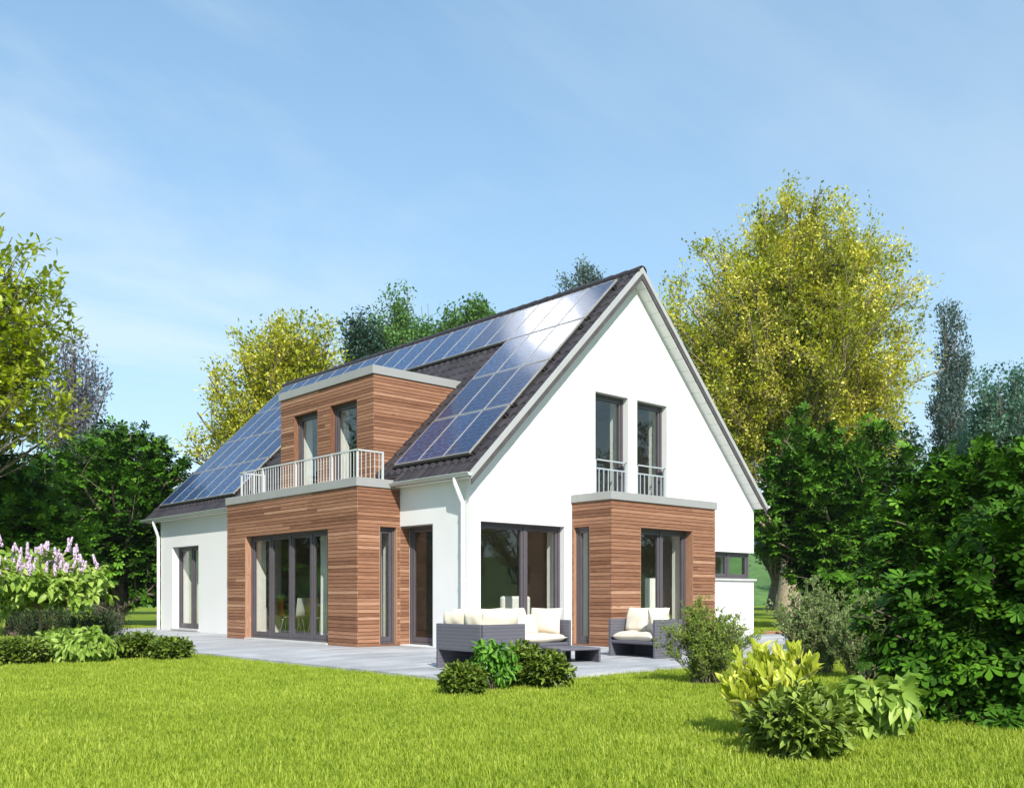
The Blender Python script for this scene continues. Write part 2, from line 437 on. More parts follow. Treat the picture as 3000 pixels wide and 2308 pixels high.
def tilemat():
    m, t = newmat('dark_roof_tile_glaze')
    c = t.coord(); a = t.n('ShaderNodeAttribute', attribute_name='lr').outputs['Fac']
    n1 = t.noise(c, 1.1, 5, .6); n2 = t.noise(c, 55, 4, .6)
    v = t.math('ADD', t.math('MULTIPLY', a, .45), t.math('ADD', t.math('MULTIPLY', n1, .4), t.math('MULTIPLY', n2, .2)))
    col = t.ramp(v, [(.2, (.020, .016, .018)), (.8, (.044, .037, .040))])
    t.out(t.pbsdf(col, .5, 0, t.bump(n2, .25, .003), .35).outputs[0]); return m
M['tile2'] = tilemat()
tm = MB()
for s in (0, 1):
    V, F, Rr = tiles(s); o = len(tm.v); tm.v += V; tm.f += [tuple(i + o for i in f) for f in F]; tm.r += Rr; tm.mi += [0] * len(F)
tobj = tm.build('roof_tiles', M['tile2'], house, recalc=False, smooth=True)
e = tobj.modifiers.new('es', 'EDGE_SPLIT'); e.split_angle = R(50)

rt = MB()
b = -OV - .005
while b < L + OVL - .05:
    ln = .42; n = 12; vs = []
    for (bb, rr) in ((b, .118), (b + .05, .122), (b + ln + .03, .105)):
        for k in range(n + 1):
            an = math.pi * (-.12 + 1.24 * k / n)
            vs.append((W / 2 + rr * 1.12 * math.cos(an), bb, 8.225 + rr * math.sin(an)))
        for k in range(n, -1, -1):
            an = math.pi * (-.12 + 1.24 * k / n)
            vs.append((W / 2 + (rr - .018) * 1.12 * math.cos(an), bb, 8.225 + (rr - .018) * math.sin(an)))
    m = 2 * (n + 1)
    fs = [(i * m + k, i * m + (k + 1) % m, (i + 1) * m + (k + 1) % m, (i + 1) * m + k) for i in range(2) for k in range(m)]
    fs += [(k, k + 1, m - 2 - k, m - 1 - k) for k in range(n)]
    rt.add(vs, fs); b += ln
rt.build('ridge_tiles', M['tile2'], house)

# ---- verge trim and slate
def verge(side):
    tr = MB(); sl = MB()
    for (b0, b1, bi) in ((-OV - .005, -OV + .05, -OV + .004), ):
        for s in (0, 1):
            X = (lambda a: a) if s == 0 else (lambda a: W - a)
            a0, a1 = -.20, W / 2
            def pt(a, b_, dz): return (X(a), b_, 3.535 + a + dz)
            tr.hexa([pt(a0, b0, -.12), pt(a1, b0, -.12), pt(a1, b1, -.12), pt(a0, b1, -.12), pt(a0, b0, .015), pt(a1, b0, .015), pt(a1, b1, .015), pt(a0, b1, .015)])
            k = 0; a = a0 + .02
            while a < a1 - .02:
                ae = min(a + .245, a1)
                d = .004 * (k % 2)
                sl.hexa([pt(a + .004, bi + d, -.252), pt(ae, bi + d, -.252), pt(ae, bi + .026 + d, -.252), pt(a + .004, bi + .026 + d, -.252),
                         pt(a + .004, bi + d, -.121), pt(ae, bi + d, -.121), pt(ae, bi + .03 + d, -.121), pt(a + .004, bi + .03 + d, -.121)], random.random())
                a = ae; k += 1
    return tr, sl
tr, sl = verge(0)
tr.build('verge_trim', M['trim'], house); sl.build('verge_slates', M['slate'], house)
vl = MB()
for s in (0, 1):
    X = (lambda a: a) if s == 0 else (lambda a: W - a)
    b0, b1 = L + OVL - .03, L + OVL
    P = [(X(-.2), b0, 3.335 - .22), (X(W / 2), b0, 3.535 + W / 2 - .22), (X(W / 2), b1, 3.535 + W / 2 - .22), (X(-.2), b1, 3.335 - .22)]
    vl.hexa(P + [(p[0], p[1], p[2] + .235) for p in P])
vl.build('verge_trim', M['tile2'], house)

# ---- gutters and pipes
def gutter(x, b0, b1, z, name='gutter'):
    g = MB(); n = 12; r = .068; vs = []
    for bb in (b0, b1):
        for k in range(n + 1):
            an = math.pi + math.pi * k / n; vs.append((x + r * math.cos(an), bb, z + r * math.sin(an)))
        for k in range(n, -1, -1):
            an = math.pi + math.pi * k / n; vs.append((x + (r - .008) * math.cos(an), bb, z + (r - .008) * math.sin(an)))
    m = 2 * (n + 1)
    g.add(vs, [(k, (k + 1) % m, m + (k + 1) % m, m + k) for k in range(m)])
    for bb, sgn in ((b0, 1), (b1, -1)):       # end caps
        vs = [(x + r * math.cos(math.pi + math.pi * k / n), bb + sgn * .001 * i, z + r * math.sin(math.pi + math.pi * k / n)) for i in (0, 6) for k in range(n + 1)]
        g.add(vs, [tuple(range(n + 1)), tuple(range(n + 1, 2 * n + 2))] + [(k, k + 1, n + 2 + k, n + 1 + k) for k in range(n)] + [(n, 0, n + 1, 2 * n + 1)])
    for xs in (x - r, x + r):
        g.tube([(xs, b0, z), (xs, b1, z)], .009, 6)
    # brackets
    return g.build(name, M['zinc'], house, smooth=False)
gutter(-.235, -.30, 2.225, 3.335); gutter(-.235, 8.04, L + OVL, 3.335)
gutter(W + .235, -.30, L + OVL, 3.335)
def pipe(b, bt, name='downpipe'):
    p = MB()
    pts = [(-.235, bt, 3.28), (-.235, bt, 3.20), (-.225, bt, 3.15), (-.13, (b + bt) / 2, 2.93), (-.075, b, 2.80), (-.068, b, 2.72), (-.068, b, 1.9), (-.068, b, 0)]
    p.tube(pts, .043, 14)
    for z in (2.62, 1.3, .35): p.tube([(-.068, b, z), (-.068, b, z + .035)], .050, 14)
    p.tube([(-.068, b, 1.93), (-.068, b, 2.0)], .048, 14)
    return p.build(name, M['pipe'], house, smooth=False)
pipe(.125, .16); pipe(14.66, 14.60)

# ---- windows
def window(P, u0, u1, z0, z1, d0, leaves, parent=house, name='window', sill=None, label=None, bot=.10, jamb=.38):
    f = MB(); g = MB(); fw = .055
    f.pbox(P, u0, u0 + fw, z0, z1, d0, d0 + .09); f.pbox(P, u1 - fw, u1, z0, z1, d0, d0 + .09)
    f.pbox(P, u0 + fw, u1 - fw, z1 - fw, z1, d0 + .001, d0 + .089); f.pbox(P, u0 + fw, u1 - fw, z0, z0 + .05, d0 + .001, d0 + .089)
    n = len(leaves)
    for i, (ua, ub) in enumerate(leaves):
        if i > 0: f.pbox(P, ua - .028, ua + .028, z0 + .05, z1 - fw, d0 + .004, d0 + .086)
    for i, (ua, ub) in enumerate(leaves):
        a = ua + (fw if i == 0 else .028) + .003; b_ = ub - (fw if i == n - 1 else .028) - .003
        c, d = z0 + .053, z1 - fw - .003; s = .062; q0, q1 = d0 + .022, d0 + .082
        f.pbox(P, a, a + s, c, d, q0, q1); f.pbox(P, b_ - s, b_, c, d, q0, q1)
        f.pbox(P, a + s, b_ - s, d - s, d, q0 + .001, q1 - .001); f.pbox(P, a + s, b_ - s, c, c + bot, q0 + .001, q1 - .001)
        # inner bead
        g.pbox(P, a + s - .004, b_ - s + .004, c + bot - .004, d - s + .004, d0 + .05, d0 + .062)
    fo = f.build(name, M['frame'], parent, label=label, bevel=.004)
    g.build('pane', M['glass'], fo)
    if jamb:
        j = MB(); q0, q1 = d0 + .0905, d0 + jamb
        j.pbox(P, u0 - .1, u0 + .012, z0, z1, q0, q1); j.pbox(P, u1 - .012, u1 + .1, z0, z1, q0, q1); j.pbox(P, u0 + .012, u1 - .012, z1 - .02, z1 + .08, q0, q1)
        j.build('window_jamb', M['plaster'], fo)
    if sill:
        s = MB(); s.pbox(P, u0 - sill[0], u1 + sill[0], z0 - sill[1], z0 + .002, sill[2], d0 + .05)
        s.build('sill', M['sill'], fo, bevel=.004)
    return fo

def split(u0, u1, n): return [(u0 + (u1 - u0) * i / n, u0 + (u1 - u0) * (i + 1) / n) for i in range(n)]
# ---- cladding boards
def boards(mb, P, u0, u1, z0, z1, holes=(), rows=None, th=.02, slope=None, seed=1):
    rng = random.Random(seed); pitch = .0755
    z = z0
    while z < z1 - .01:
        zt = min(z + pitch, z1); row = [(z + .006, zt - .004)]
        cuts = sorted({c for h in holes for c in (h[2], h[3]) if z + .012 < c < zt - .012})
        if cuts:
            pts = [z + .006] + cuts + [zt - .004]; row = list(zip(pts[:-1], pts[1:]))
        us = u0
        joints = [u0]
        while True:
            us += rng.uniform(1.2, 3.2)
            if us > u1 - .4: break
            joints.append(us)
        joints.append(u1)
        vals = [min(1, max(0, rng.gauss(.46, .19))) for _ in joints]
        for (za, zb) in row:
            zm = (za + zb) / 2
            segs = [(u0, u1)]
            for h in holes:
                if h[2] < zm < h[3]:
                    ns = []
                    for (p, q) in segs:
                        if h[1] <= p or h[0] >= q: ns.append((p, q)); continue
                        if h[0] > p: ns.append((p, h[0]))
                        if h[1] < q: ns.append((h[1], q))
                    segs = ns
            for (p, q) in segs:
                for i in range(len(joints) - 1):
                    a, b_ = max(p, joints[i]), min(q, joints[i + 1])
                    if b_ - a < .01: continue
                    b2 = b_ - (.0015 if b_ < q - 1e-6 else 0)
                    if slope is not None: b2 = min(b2, slope(zm))
                    if b2 - a < .01: continue
                    j1, j2 = rng.uniform(-.0018, .0018), rng.uniform(-.0018, .0018)
                    mb.hexa([P(a, za, -th), P(b2, za + j1, -th), P(b2, za, 0), P(a, za, 0),
                             P(a, zb, -th + .002), P(b2, zb + j2, -th + .002), P(b2, zb, 0), P(a, zb, 0)], vals[i])
        z = zt

# ---- BAY
D1, B1, B2 = -1.053, 2.256, 8.008
bw = MB(); hb = (3.352, 7.061, .035, 2.445)
wallslab(bw, PA(D1 + .02), rect(B1 + .02, B2 - .02, 0, 3.235), [hb], .16)
hs = (-.513, -.075, .035, 2.45)
wallslab(bw, PB(B1 + .02), rect(D1 + .18, 0, 0, 3.235), [hs], .16)
bw.box(D1 + .18, 0, B2 - .18, B2 - .02, 0, 3.235)
bw.box(.0008, .235, 2.2552, 2.2558, .022, 2.46)
bw.build('bay_wall', M['backing'], house)
cl = MB()
boards(cl, PA(D1 + .02), B1, B2, .0, 3.235, [hb], seed=2)
boards(cl, PB(B1 + .02), D1 + .001, 0, .0, 3.235, [hs], seed=3)
boards(cl, PB(B1 + .012), .001, .235, .0, 2.46, [], seed=4)
boards(cl, lambda u, z, d=0: (u, B2 - .02 - d, z), D1 + .001, 0, 0, 3.235, [], seed=5)
cl.build('bay_cladding', M['wood'], house)
rv = MB()
def reveal(mb, P, u0, u1, z0, z1, d0, d1, seed=1, top=True):
    rr = random.Random(seed)
    mb.pbox(P, u0, u0 + .012, z0, z1, d0, d1, rr.random()); mb.pbox(P, u1 - .012, u1, z0, z1, d0, d1, rr.random())
    if top: mb.pbox(P, u0 + .012, u1 - .012, z1 - .012, z1, d0, d1, rr.random())
reveal(rv, PA(D1), hb[0], hb[1], hb[2], hb[3], .0015, .16)
reveal(rv, PB(B1), hs[0], hs[1], hs[2], hs[3], .0015, .10, 2)
rv.build('reveal_lining', M['woodv'], house)
cp = MB(); cp.box(D1 - .03, -.02, B1 - .03, B2 + .03, 3.233, 3.41)
cp.build('bay_coping', M['coping'], house, bevel=.006)
window(PA(D1), hb[0] + .012, hb[1] - .012, .035, 2.433, .15, split(hb[0] + .012, hb[1] - .012, 4), sill=(.0, .035, -.03), label='four leaf folding glass door in the wood clad bay')
window(PB(B1), hs[0] + .012, hs[1] - .012, .035, 2.438, .09, [(hs[0] + .012, hs[1] - .012)], label='narrow window in the side of the bay')
window(PA(0), 1.148, 2.236, .02, 2.468, .234, [(1.148, 2.236)], jamb=0, label='glass door beside the wood clad bay')
window(PA(0), 11.977, 13.784, .06, 2.458, .2, split(11.977, 13.784, 2), sill=(.04, .045, -.05), label='two leaf window in the far left white wall')
window(PB(0), .272, 2.571, .03, 2.467, .13, [(.272, 1.56), (1.56, 2.571)], label='wide two part window in the gable wall')
window(PB(0), 3.517, 4.592, 3.16, 5.426, .147, [(3.517, 4.592)], label='left upper window with railing in the gable')
window(PB(0), 4.9, 5.965, 3.16, 5.426, .147, [(4.9, 5.965)], label='right upper window with railing in the gable')
# corner window
cw = window(PB(0), 7.2, W - .08, 1.46, 2.12, .10, [(7.2, 8.54), (8.54, W - .08)], name='corner_window', jamb=0, label='low strip window at the right corner of the gable', bot=.06)
cw2 = MB(); Pc = lambda u, z, d=0: (W - d, u, z)
for (u0, u1, z0, z1) in ((.19, .25, 1.46, 2.12), (.74, .8, 1.46, 2.12), (.25, .74, 2.06, 2.12), (.25, .74, 1.46, 1.52)): cw2.pbox(Pc, u0, u1, z0, z1, .085, .16)
o = cw2.build('window_frame', M['frame'], cw)
g2 = MB(); g2.pbox(Pc, .245, .745, 1.515, 2.065, .115, .127); g2.build('pane', M['glass'], cw)
sl2 = MB(); sl2.box(6.33, W + .07, -.05, .25, 1.405, 1.455); sl2.build('sill', M['sill'], cw, bevel=.004)

# ---- PORCH
E1, PA1, PA2 = -1.104, 2.791, 6.315
pw = MB(); hp = (3.701, 5.486, .035, 2.465); hq = (-.513, -.045, .035, 2.47)
wallslab(pw, PB(E1 + .02), rect(PA1 + .02, PA2 - .02, 0, 2.978), [hp], .16)
wallslab(pw, PA(PA1 + .02), rect(E1 + .18, 0, 0, 2.978), [hq], .16)
pw.box(PA2 - .18, PA2 - .02, E1 + .18, 0, 0, 2.978)
pw.build('porch_wall', M['backing'], house)
cl = MB()
boards(cl, PB(E1 + .02), PA1, PA2, 0, 2.978, [hp], seed=12)
boards(cl, PA(PA1 + .02), E1 + .001, 0, 0, 2.978, [hq], seed=13)
boards(cl, lambda u, z, d=0: (PA2 - .02 - d, u, z), E1 + .001, 0, 0, 2.978, [], seed=14)
cl.build('porch_cladding', M['wood'], house)
rv = MB(); reveal(rv, PB(E1), hp[0], hp[1], hp[2], hp[3], .0015, .19, 5); reveal(rv, PA(PA1), hq[0], hq[1], hq[2], hq[3], .0015, .09, 6)
rv.build('reveal_lining', M['woodv'], house)
cp = MB(); cp.box(PA1 - .035, PA2 + .035, E1 - .03, -.002, 2.976, 3.14)
cp.build('porch_coping', M['coping'], house, bevel=.006)
window(PB(E1), hp[0] + .012, hp[1] - .012, .035, 2.453, .18, split(hp[0] + .012, hp[1] - .012, 2), sill=(.0, .035, -.03), label='two leaf glass door in the front of the porch')
window(PA(PA1), hq[0] + .012, hq[1] - .012, .035, 2.458, .075, [(hq[0] + .012, hq[1] - .012)], label='narrow window in the side of the porch')

# ---- DORMER
DC0, DC1 = 3.24, 7.263
hd = [(5.526, 6.623, 3.46, 5.36), (3.874, 4.979, 3.46, 5.375)]
dw = MB()
wallslab(dw, PA(.02), rect(DC0 + .02, DC1 - .02, 3.40, 5.817), hd, .14)
for bb0, bb1 in ((DC0 + .02, DC0 + .16), (DC1 - .16, DC1 - .02)):
    dw.slab([[(.16, 3.5), (2.33, 5.79), (2.33, 5.817), (.16, 5.817)]], lambda u, z: (u, bb0, z), lambda u, z: (u, bb1, z))
dw.build('dormer_wall', M['backing'], house)
cl = MB()
boards(cl, PA(.02), DC0, DC1, 3.40, 5.817, hd, seed=21)
boards(cl, PB(DC0 + .02), .001, 2.4, 3.40, 5.817, [], slope=lambda z: z - 3.535 + .10, seed=22)
boards(cl, lambda u, z, d=0: (u, DC1 - .02 - d, z), .001, 2.4, 3.40, 5.817, [], slope=lambda z: z - 3.535 + .10, seed=23)
cl.build('dormer_cladding', M['wood'], house)
rv = MB()
for i, h in enumerate(hd): reveal(rv, PA(0), *h, .0015, .12, 30 + i)
rv.build('reveal_lining', M['woodv'], house)
cp = MB(); cp.box(-.03, 2.49, 3.21, 7.33, 5.815, 6.0)
cp.build('dormer_coping', M['coping'], house, bevel=.006)
window(PA(0), 5.538, 6.611, 3.46, 5.348, .115, [(5.538, 6.611)], label='left window of the wood clad dormer')
window(PA(0), 3.886, 4.967, 3.46, 5.363, .115, [(3.886, 4.967)], label='right window of the wood clad dormer')

# ---- railings
def railing(path, posts, z0, z1, bal, name, r=.010, hand=.016, mid=None, mat='steel', label=None):
    m = MB()
    for i in range(len(path) - 1):
        (x0, y0), (x1, y1) = path[i], path[i + 1]
        dx, dy = x1 - x0, y1 - y0; ln = math.hypot(dx, dy); dx /= ln; dy /= ln; nx, ny = -dy * hand, dx * hand
        e0 = hand if i > 0 else 0; e1 = hand if i < len(path) - 2 else 0
        def bar(za, zb, k=1.0):
            p = [(x0 - nx * k - dx * e1 * 0, y0 - ny * k), (x1 - nx * k + dx * e1, y1 - ny * k + dy * e1), (x1 + nx * k + dx * e1, y1 + ny * k + dy * e1), (x0 + nx * k, y0 + ny * k)]
            m.hexa([(a, b_, za) for a, b_ in p] + [(a, b_, zb) for a, b_ in p])
        bar(z1 - .03, z1)
        if mid: bar(mid - .018, mid + .012, .5)
        n = max(2, round(ln / bal))
        for k in range(1, n):
            x, y = x0 + dx * ln * k / n, y0 + dy * ln * k / n
            m.box(x - r * .6, x + r * .6, y - r * .6, y + r * .6, z0, (mid if mid else z1) - .015)
    for (x, y) in posts: m.box(x - .02, x + .02, y - .02, y + .02, z0, z1 - .001)
    return m.build(name, M[mat], house, label=label)
railing([(-.33, 7.5), (-.953, 7.5), (-.953, 2.414), (-.31, 2.414)], [(-.33, 7.5), (-.93, 7.478), (-.953, 6.36), (-.953, 4.856), (-.953, 3.36), (-.93, 2.436), (-.33, 2.414), (-.6, 7.5)], 3.405, 4.0, .115, 'balcony_railing', label='white balcony railing in front of the dormer')
for (u0, u1, lb) in ((3.53, 4.58, 'railing of the left upper gable window'), (4.913, 5.952, 'railing of the right upper gable window')):
    railing([(u0, .045), (u1, .045)], [(u0 + .03, .045), (u1 - .03, .045)], 3.165, 3.99, .145, 'window_railing', r=.016, hand=.02, mid=3.79, mat='steelg', label=lb)

# ---- solar panels
PWD, PLN, PIT = .812, 1.495, .826
def panel_meshes():
    f = MB(); hw, hl, t = PWD / 2, PLN / 2, .038
    for (x0, x1, y0, y1) in ((-hw, -hw + .016, -hl, hl), (hw - .016, hw, -hl, hl), (-hw + .016, hw - .016, -hl, -hl + .022), (-hw + .016, hw - .016, hl - .022, hl)):
        f.box(x0, x1, y0, y1, -t, 0)
    f.box(-hw + .016, hw - .016, -hl + .022, hl - .022, -t, -.03)
    g = MB(); g.box(-hw + .016, hw - .016, -hl + .022, hl - .022, -.028, -.004)
    fo = f.build('solar_panel', M['alu'], None); go = g.build('solar_cells', M['cells'], None); go.parent = fo
    return fo
proto = panel_meshes()
# local +Y runs up the slope, +X runs towards -b (right), +Z normal
n45 = math.sqrt(.5)
Rm = Matrix(((0, n45, -n45), (-1, 0, 0), (0, n45, n45))).transposed().transposed()
Rm = Matrix(((0, n45, -n45), (-1, 0, 0), (0, n45, n45)))
a_mid = [4.47 - 1.075 * (i + .5) for i in range(4)]
def place_panel(o, col, row):
    b = .15 + PIT * (col + .5); a = a_mid[row]
    o.parent = house
    loc = Vector((a - .075, b, 3.535 + a + .075)) - ORG[house.name]
    o.location = loc; o.rotation_euler = Rm.to_euler()
first = True
for row in range(4):
    for col_ in range(18):
        if row > 0 and 3 <= col_ < 12: continue
        o = proto if first else copy_thing(proto)
        first = False
        place_panel(o, col_, row)
rl = MB()
def slopebox(mb, a0, a1, b0, b1, h0, h1):
    def q(a, b_, h): return (a - h * n45, b_, 3.535 + a + h * n45)
    mb.hexa([q(a0, b0, h0), q(a1, b0, h0), q(a1, b1, h0), q(a0, b1, h0), q(a0, b0, h1), q(a1, b0, h1), q(a1, b1, h1), q(a0, b1, h1)])
for row in range(4):
    spans = [(.08, 15.05)] if row == 0 else [(.08, 2.70), (9.97, 15.05)]
    am = a_mid[row]
    for (s0, s1) in spans:
        for da in (-.53, -.30, .30):
            slopebox(rl, am + da - .02, am + da + .02, s0, s1, -.01, .066)
        for da in (-.50, .30, .36): slopebox(rl, am + da - .018, am + da + .018, s0 - .035, s0 + .01, .02, .10)
    for (s0, s1) in spans:
        slopebox(rl, am - .52, am + .5, s0 + .03, s0 + .055, -.01, .06)
rl.build('mounting_rails', M['rail'], house)

# ---- interior
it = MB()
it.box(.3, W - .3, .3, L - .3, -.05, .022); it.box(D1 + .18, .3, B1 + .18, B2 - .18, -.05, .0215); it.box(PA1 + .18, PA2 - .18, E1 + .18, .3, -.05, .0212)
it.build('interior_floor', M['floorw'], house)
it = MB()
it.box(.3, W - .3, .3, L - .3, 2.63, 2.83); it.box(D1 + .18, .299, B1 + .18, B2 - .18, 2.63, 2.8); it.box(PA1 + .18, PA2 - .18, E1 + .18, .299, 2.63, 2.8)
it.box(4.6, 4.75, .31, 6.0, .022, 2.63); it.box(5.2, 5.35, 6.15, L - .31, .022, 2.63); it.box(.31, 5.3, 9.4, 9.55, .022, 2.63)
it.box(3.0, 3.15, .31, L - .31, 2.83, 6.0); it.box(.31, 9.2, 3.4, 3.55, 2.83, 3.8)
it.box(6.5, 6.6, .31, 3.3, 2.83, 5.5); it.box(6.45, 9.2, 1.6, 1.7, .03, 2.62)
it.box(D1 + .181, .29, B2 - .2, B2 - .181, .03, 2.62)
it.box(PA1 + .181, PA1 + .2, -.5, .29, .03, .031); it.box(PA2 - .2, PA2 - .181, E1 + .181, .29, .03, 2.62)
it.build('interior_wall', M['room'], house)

# ================================================================== curtains and indoor furniture
def curtain(P, u0, u1, z0, z1, label, amp=.035, per=.13, slant=0):
    m = MB(); n = max(8, int((u1 - u0) / .018)); vs = []
    for j, z in enumerate((z0, z0 + (z1 - z0) * .33, z0 + (z1 - z0) * .66, z1)):
        for i in range(n + 1):
            u = u0 + (u1 - u0) * i / n
            vs.append(P(u, z, amp * math.sin(2 * math.pi * u / per + .5 * math.sin(u * 9)) * (1 - .15 * j)))
    k = len(vs)
    vs += [tuple(Vector(v) + Vector(P(0, 0, .006)) - Vector(P(0, 0, 0))) for v in vs]
    fs = []
    for off in (0, k):
        fs += [(off + j * (n + 1) + i, off + j * (n + 1) + i + 1, off + (j + 1) * (n + 1) + i + 1, off + (j + 1) * (n + 1) + i) for j in range(3) for i in range(n)]
    c = Vector(P((u0 + u1) / 2, z0, 0))
    o = m.add(vs, fs)
    ob = m.build('curtain', M['curtain'], None, smooth=True, recalc=False, fixorg=c)
    tag(ob, label, 'curtain', 'curtains behind the windows')
curtain(PA(-.5), 4.28, 4.6, .04, 2.55, 'white curtain at the right end of the folding bay door')
curtain(PB(2.9), -.12, .12, .04, 2.5, 'white curtain in the narrow side window of the bay')
curtain(PB(-.3), 4.82, 5.2, .04, 1.42, 'short white curtain at the left of the porch door')
curtain(PA(.62), 13.0, 13.5, .04, 2.5, 'white curtain in the far left window')

def dining_chair(mat, loc, rz, label):
    o = thing('dining_chair', (0, 0, 0), label, 'chair', 'dining chairs inside the bay')
    s = MB(); n = 8; vs = []; prof = [(-.22, .47), (-.1, .455), (.1, .455), (.19, .475), (.225, .53), (.235, .62), (.25, .76), (.262, .88)]
    for (y, z) in prof:
        for i in range(n + 1):
            x = -.21 + .42 * i / n; k = .5 if z > .6 else 1
            vs.append((x, y + (.02 * (x / .21) ** 2 * -1 if z > .5 else 0), z + (.015 * (x / .21) ** 2 if z < .5 else 0)))
    k = len(vs); vs += [(x, y + .012, z - .012) for x, y, z in vs]
    fs = []
    for off in (0, k): fs += [(off + j * (n + 1) + i, off + j * (n + 1) + i + 1, off + (j + 1) * (n + 1) + i + 1, off + (j + 1) * (n + 1) + i) for j in range(len(prof) - 1) for i in range(n)]
    s.add(vs, fs); s.build('shell', mat, o, smooth=True)
    for sx in (-1, 1):
        for sy in (-1, 1):
            l = MB(); l.tube([(sx * .12, sy * .1, .445), (sx * .17, sy * .14, .43), (sx * .2, sy * .18, .2), (sx * .225, sy * .21, .0)], .009, 8)
            l.build('leg', M['chrome'], o, smooth=True)
    o.location = loc; o.rotation_euler = (0, 0, rz); o.scale = (1.05, 1.05, 1.08); return o
pc = Vector((-.30, 6.15, .022))
ch = dining_chair(M['plastic'], pc, R(-150), 'white plastic chair nearest the folding glass door')
dining_chair(M['orange'], Vector((.35, 7.45, .022)), R(80), 'orange chair behind the white dining chair')
dining_chair(M['orange'], Vector((.60, 7.0, .022)), R(-40), 'orange chair further right behind the white dining chair')
copy_thing(ch, None, Vector((-.25, 4.95, .022)), R(-170), 'white plastic chair at the right end of the dining table')
tp = Vector((1.25, 7.9, .022))
t_ = thing('dining_table', tp, 'white dining table inside the bay', 'table')
m = MB(); m.box(tp.x - .45, tp.x + .45, tp.y - 1.2, tp.y + 1.2, .76, .82); m.build('table_top', M['plastic'], t_, bevel=.004)
for sx in (-.4, .4):
    for sy in (-1.15, 1.15):
        m = MB(); m.box(tp.x + sx - .03, tp.x + sx + .03, tp.y + sy - .03, tp.y + sy + .03, .022, .76); m.build('leg', M['plastic'], t_)
# armchair and lamp behind the wide gable window
ap = Vector((2.3, 1.6, .022))
t_ = thing('armchair', ap, 'pale armchair inside behind the wide gable window', 'armchair')
m = MB(); m.box(ap.x - .4, ap.x + .4, ap.y - .35, ap.y + .4, .12, .42); m.build('seat', M['curtain'], t_, bevel=.04)
m = MB(); m.box(ap.x - .4, ap.x + .4, ap.y - .45, ap.y - .3, .12, 1.02); m.build('backrest', M['curtain'], t_, bevel=.05)
for s in (-1, 1):
    m = MB(); m.box(ap.x + s * .45 - .06, ap.x + s * .45 + .06, ap.y - .4, ap.y + .4, .05, .6); m.build('armrest', M['curtain'], t_, bevel=.04)
lp = Vector((3.3, 2.2, .022))
t_ = thing('floor_lamp', lp, 'floor lamp with square shade inside behind the wide gable window', 'lamp')
m = MB(); m.tube([lp, lp + Vector((0, 0, 1.3))], .012, 8); m.tube([lp, lp + Vector((0, 0, .02))], .14, 20); m.build('stand', M['frame'], t_)
m = MB(); m.box(lp.x - .2, lp.x + .2, lp.y - .2, lp.y + .2, 1.3, 1.7); m.build('lamp_shade', M['wicker'], t_, bevel=.01)

# ================================================================== terrace, ground
tx = MB()
tx.slab([[(-4.13, -5.25), (12.0, -5.25), (12.0, -.02), (9.9, .28), (9.9, 16.4), (-2.2, 16.4), (-4.13, 14.6)]], lambda u, v: (u, v, 0.0), lambda u, v: (u, v, -.25))
tag(tx.build('terrace', M['paving'], None), kind='structure')
bk = MB()
for i in range(24):
    y = -5.2 + i * .27
    bk.box(12.0 + .001, 12.22, y, y + .26, -.2, .012 + .004 * random.random())
tag(bk.build('brick_edging', M['brick'], None), kind='structure')
gm = MB(); gm.add([(-400, -400, GZ), (400, -400, GZ), (400, 400, GZ), (-400, 400, GZ)], [(0, 1, 2, 3)])
tag(gm.build('lawn', M['lawn'], None, recalc=False), kind='structure')
# soil under the planting
def mulch(x, d, r, n=22):
    c = at(x, d); m = MB(); rr = random.Random(int(x))
    vs = [(c.x, c.y, GZ + .03)] + [(c.x + r * (1 + rr.uniform(-.15, .15)) * math.cos(2 * math.pi * k / n), c.y + r * (1 + rr.uniform(-.15, .15)) * math.sin(2 * math.pi * k / n), GZ + .004) for k in range(n)]
    m.add(vs, [(0, k + 1, (k + 1) % n + 1) for k in range(n)])
    return m
# bank all round
hm = MB(); rr = random.Random(5); n = 96; vs = []
for ring, (rad, z) in enumerate(((78, GZ - .3), (88, 2.2), (100, 5.2), (125, 7.5), (170, 9))):
    for k in range(n):
        an = 2 * math.pi * k / n; q = 1 + .05 * math.sin(3 * an) + .03 * math.sin(7 * an + 1)
        zz = z if ring == 0 else z * (1 + .18 * math.sin(5 * an + ring) + rr.uniform(-.05, .05))
        vs.append((rad * q * math.cos(an), rad * q * math.sin(an), zz))
hm.add(vs, [(i * n + k, i * n + (k + 1) % n, (i + 1) * n + (k + 1) % n, (i + 1) * n + k) for i in range(4) for k in range(n)])
tag(hm.build('hills', M['hill'], None, smooth=True), kind='structure')

# ================================================================== vegetation generator
def mesh_np(name, V, faces, lr, mats, fmat=None, smooth=False):
    me = bpy.data.meshes.new(name)
    V = np.asarray(V, dtype=np.float32); me.vertices.add(len(V)); me.vertices.foreach_set('co', V.ravel())
    idx = np.concatenate([f.ravel() for f in faces]).astype(np.int32)
    tot = np.concatenate([np.full(len(f), f.shape[1], dtype=np.int32) for f in faces])
    st = np.concatenate([[0], np.cumsum(tot)[:-1]]).astype(np.int32)
    me.loops.add(len(idx)); me.loops.foreach_set('vertex_index', idx)
    me.polygons.add(len(tot)); me.polygons.foreach_set('loop_start', st)
    a = me.attributes.new('lr', 'FLOAT', 'FACE'); a.data.foreach_set('value', np.asarray(lr, dtype=np.float32))
    for m in mats: me.materials.append(m)
    if fmat is not None: me.polygons.foreach_set('material_index', np.asarray(fmat, dtype=np.int32))
    if smooth: me.polygons.foreach_set('use_smooth', np.ones(len(tot), dtype=bool))
    me.update(calc_edges=True)
    return me
def norm(a): return a / (np.linalg.norm(a, axis=-1, keepdims=True) + 1e-9)
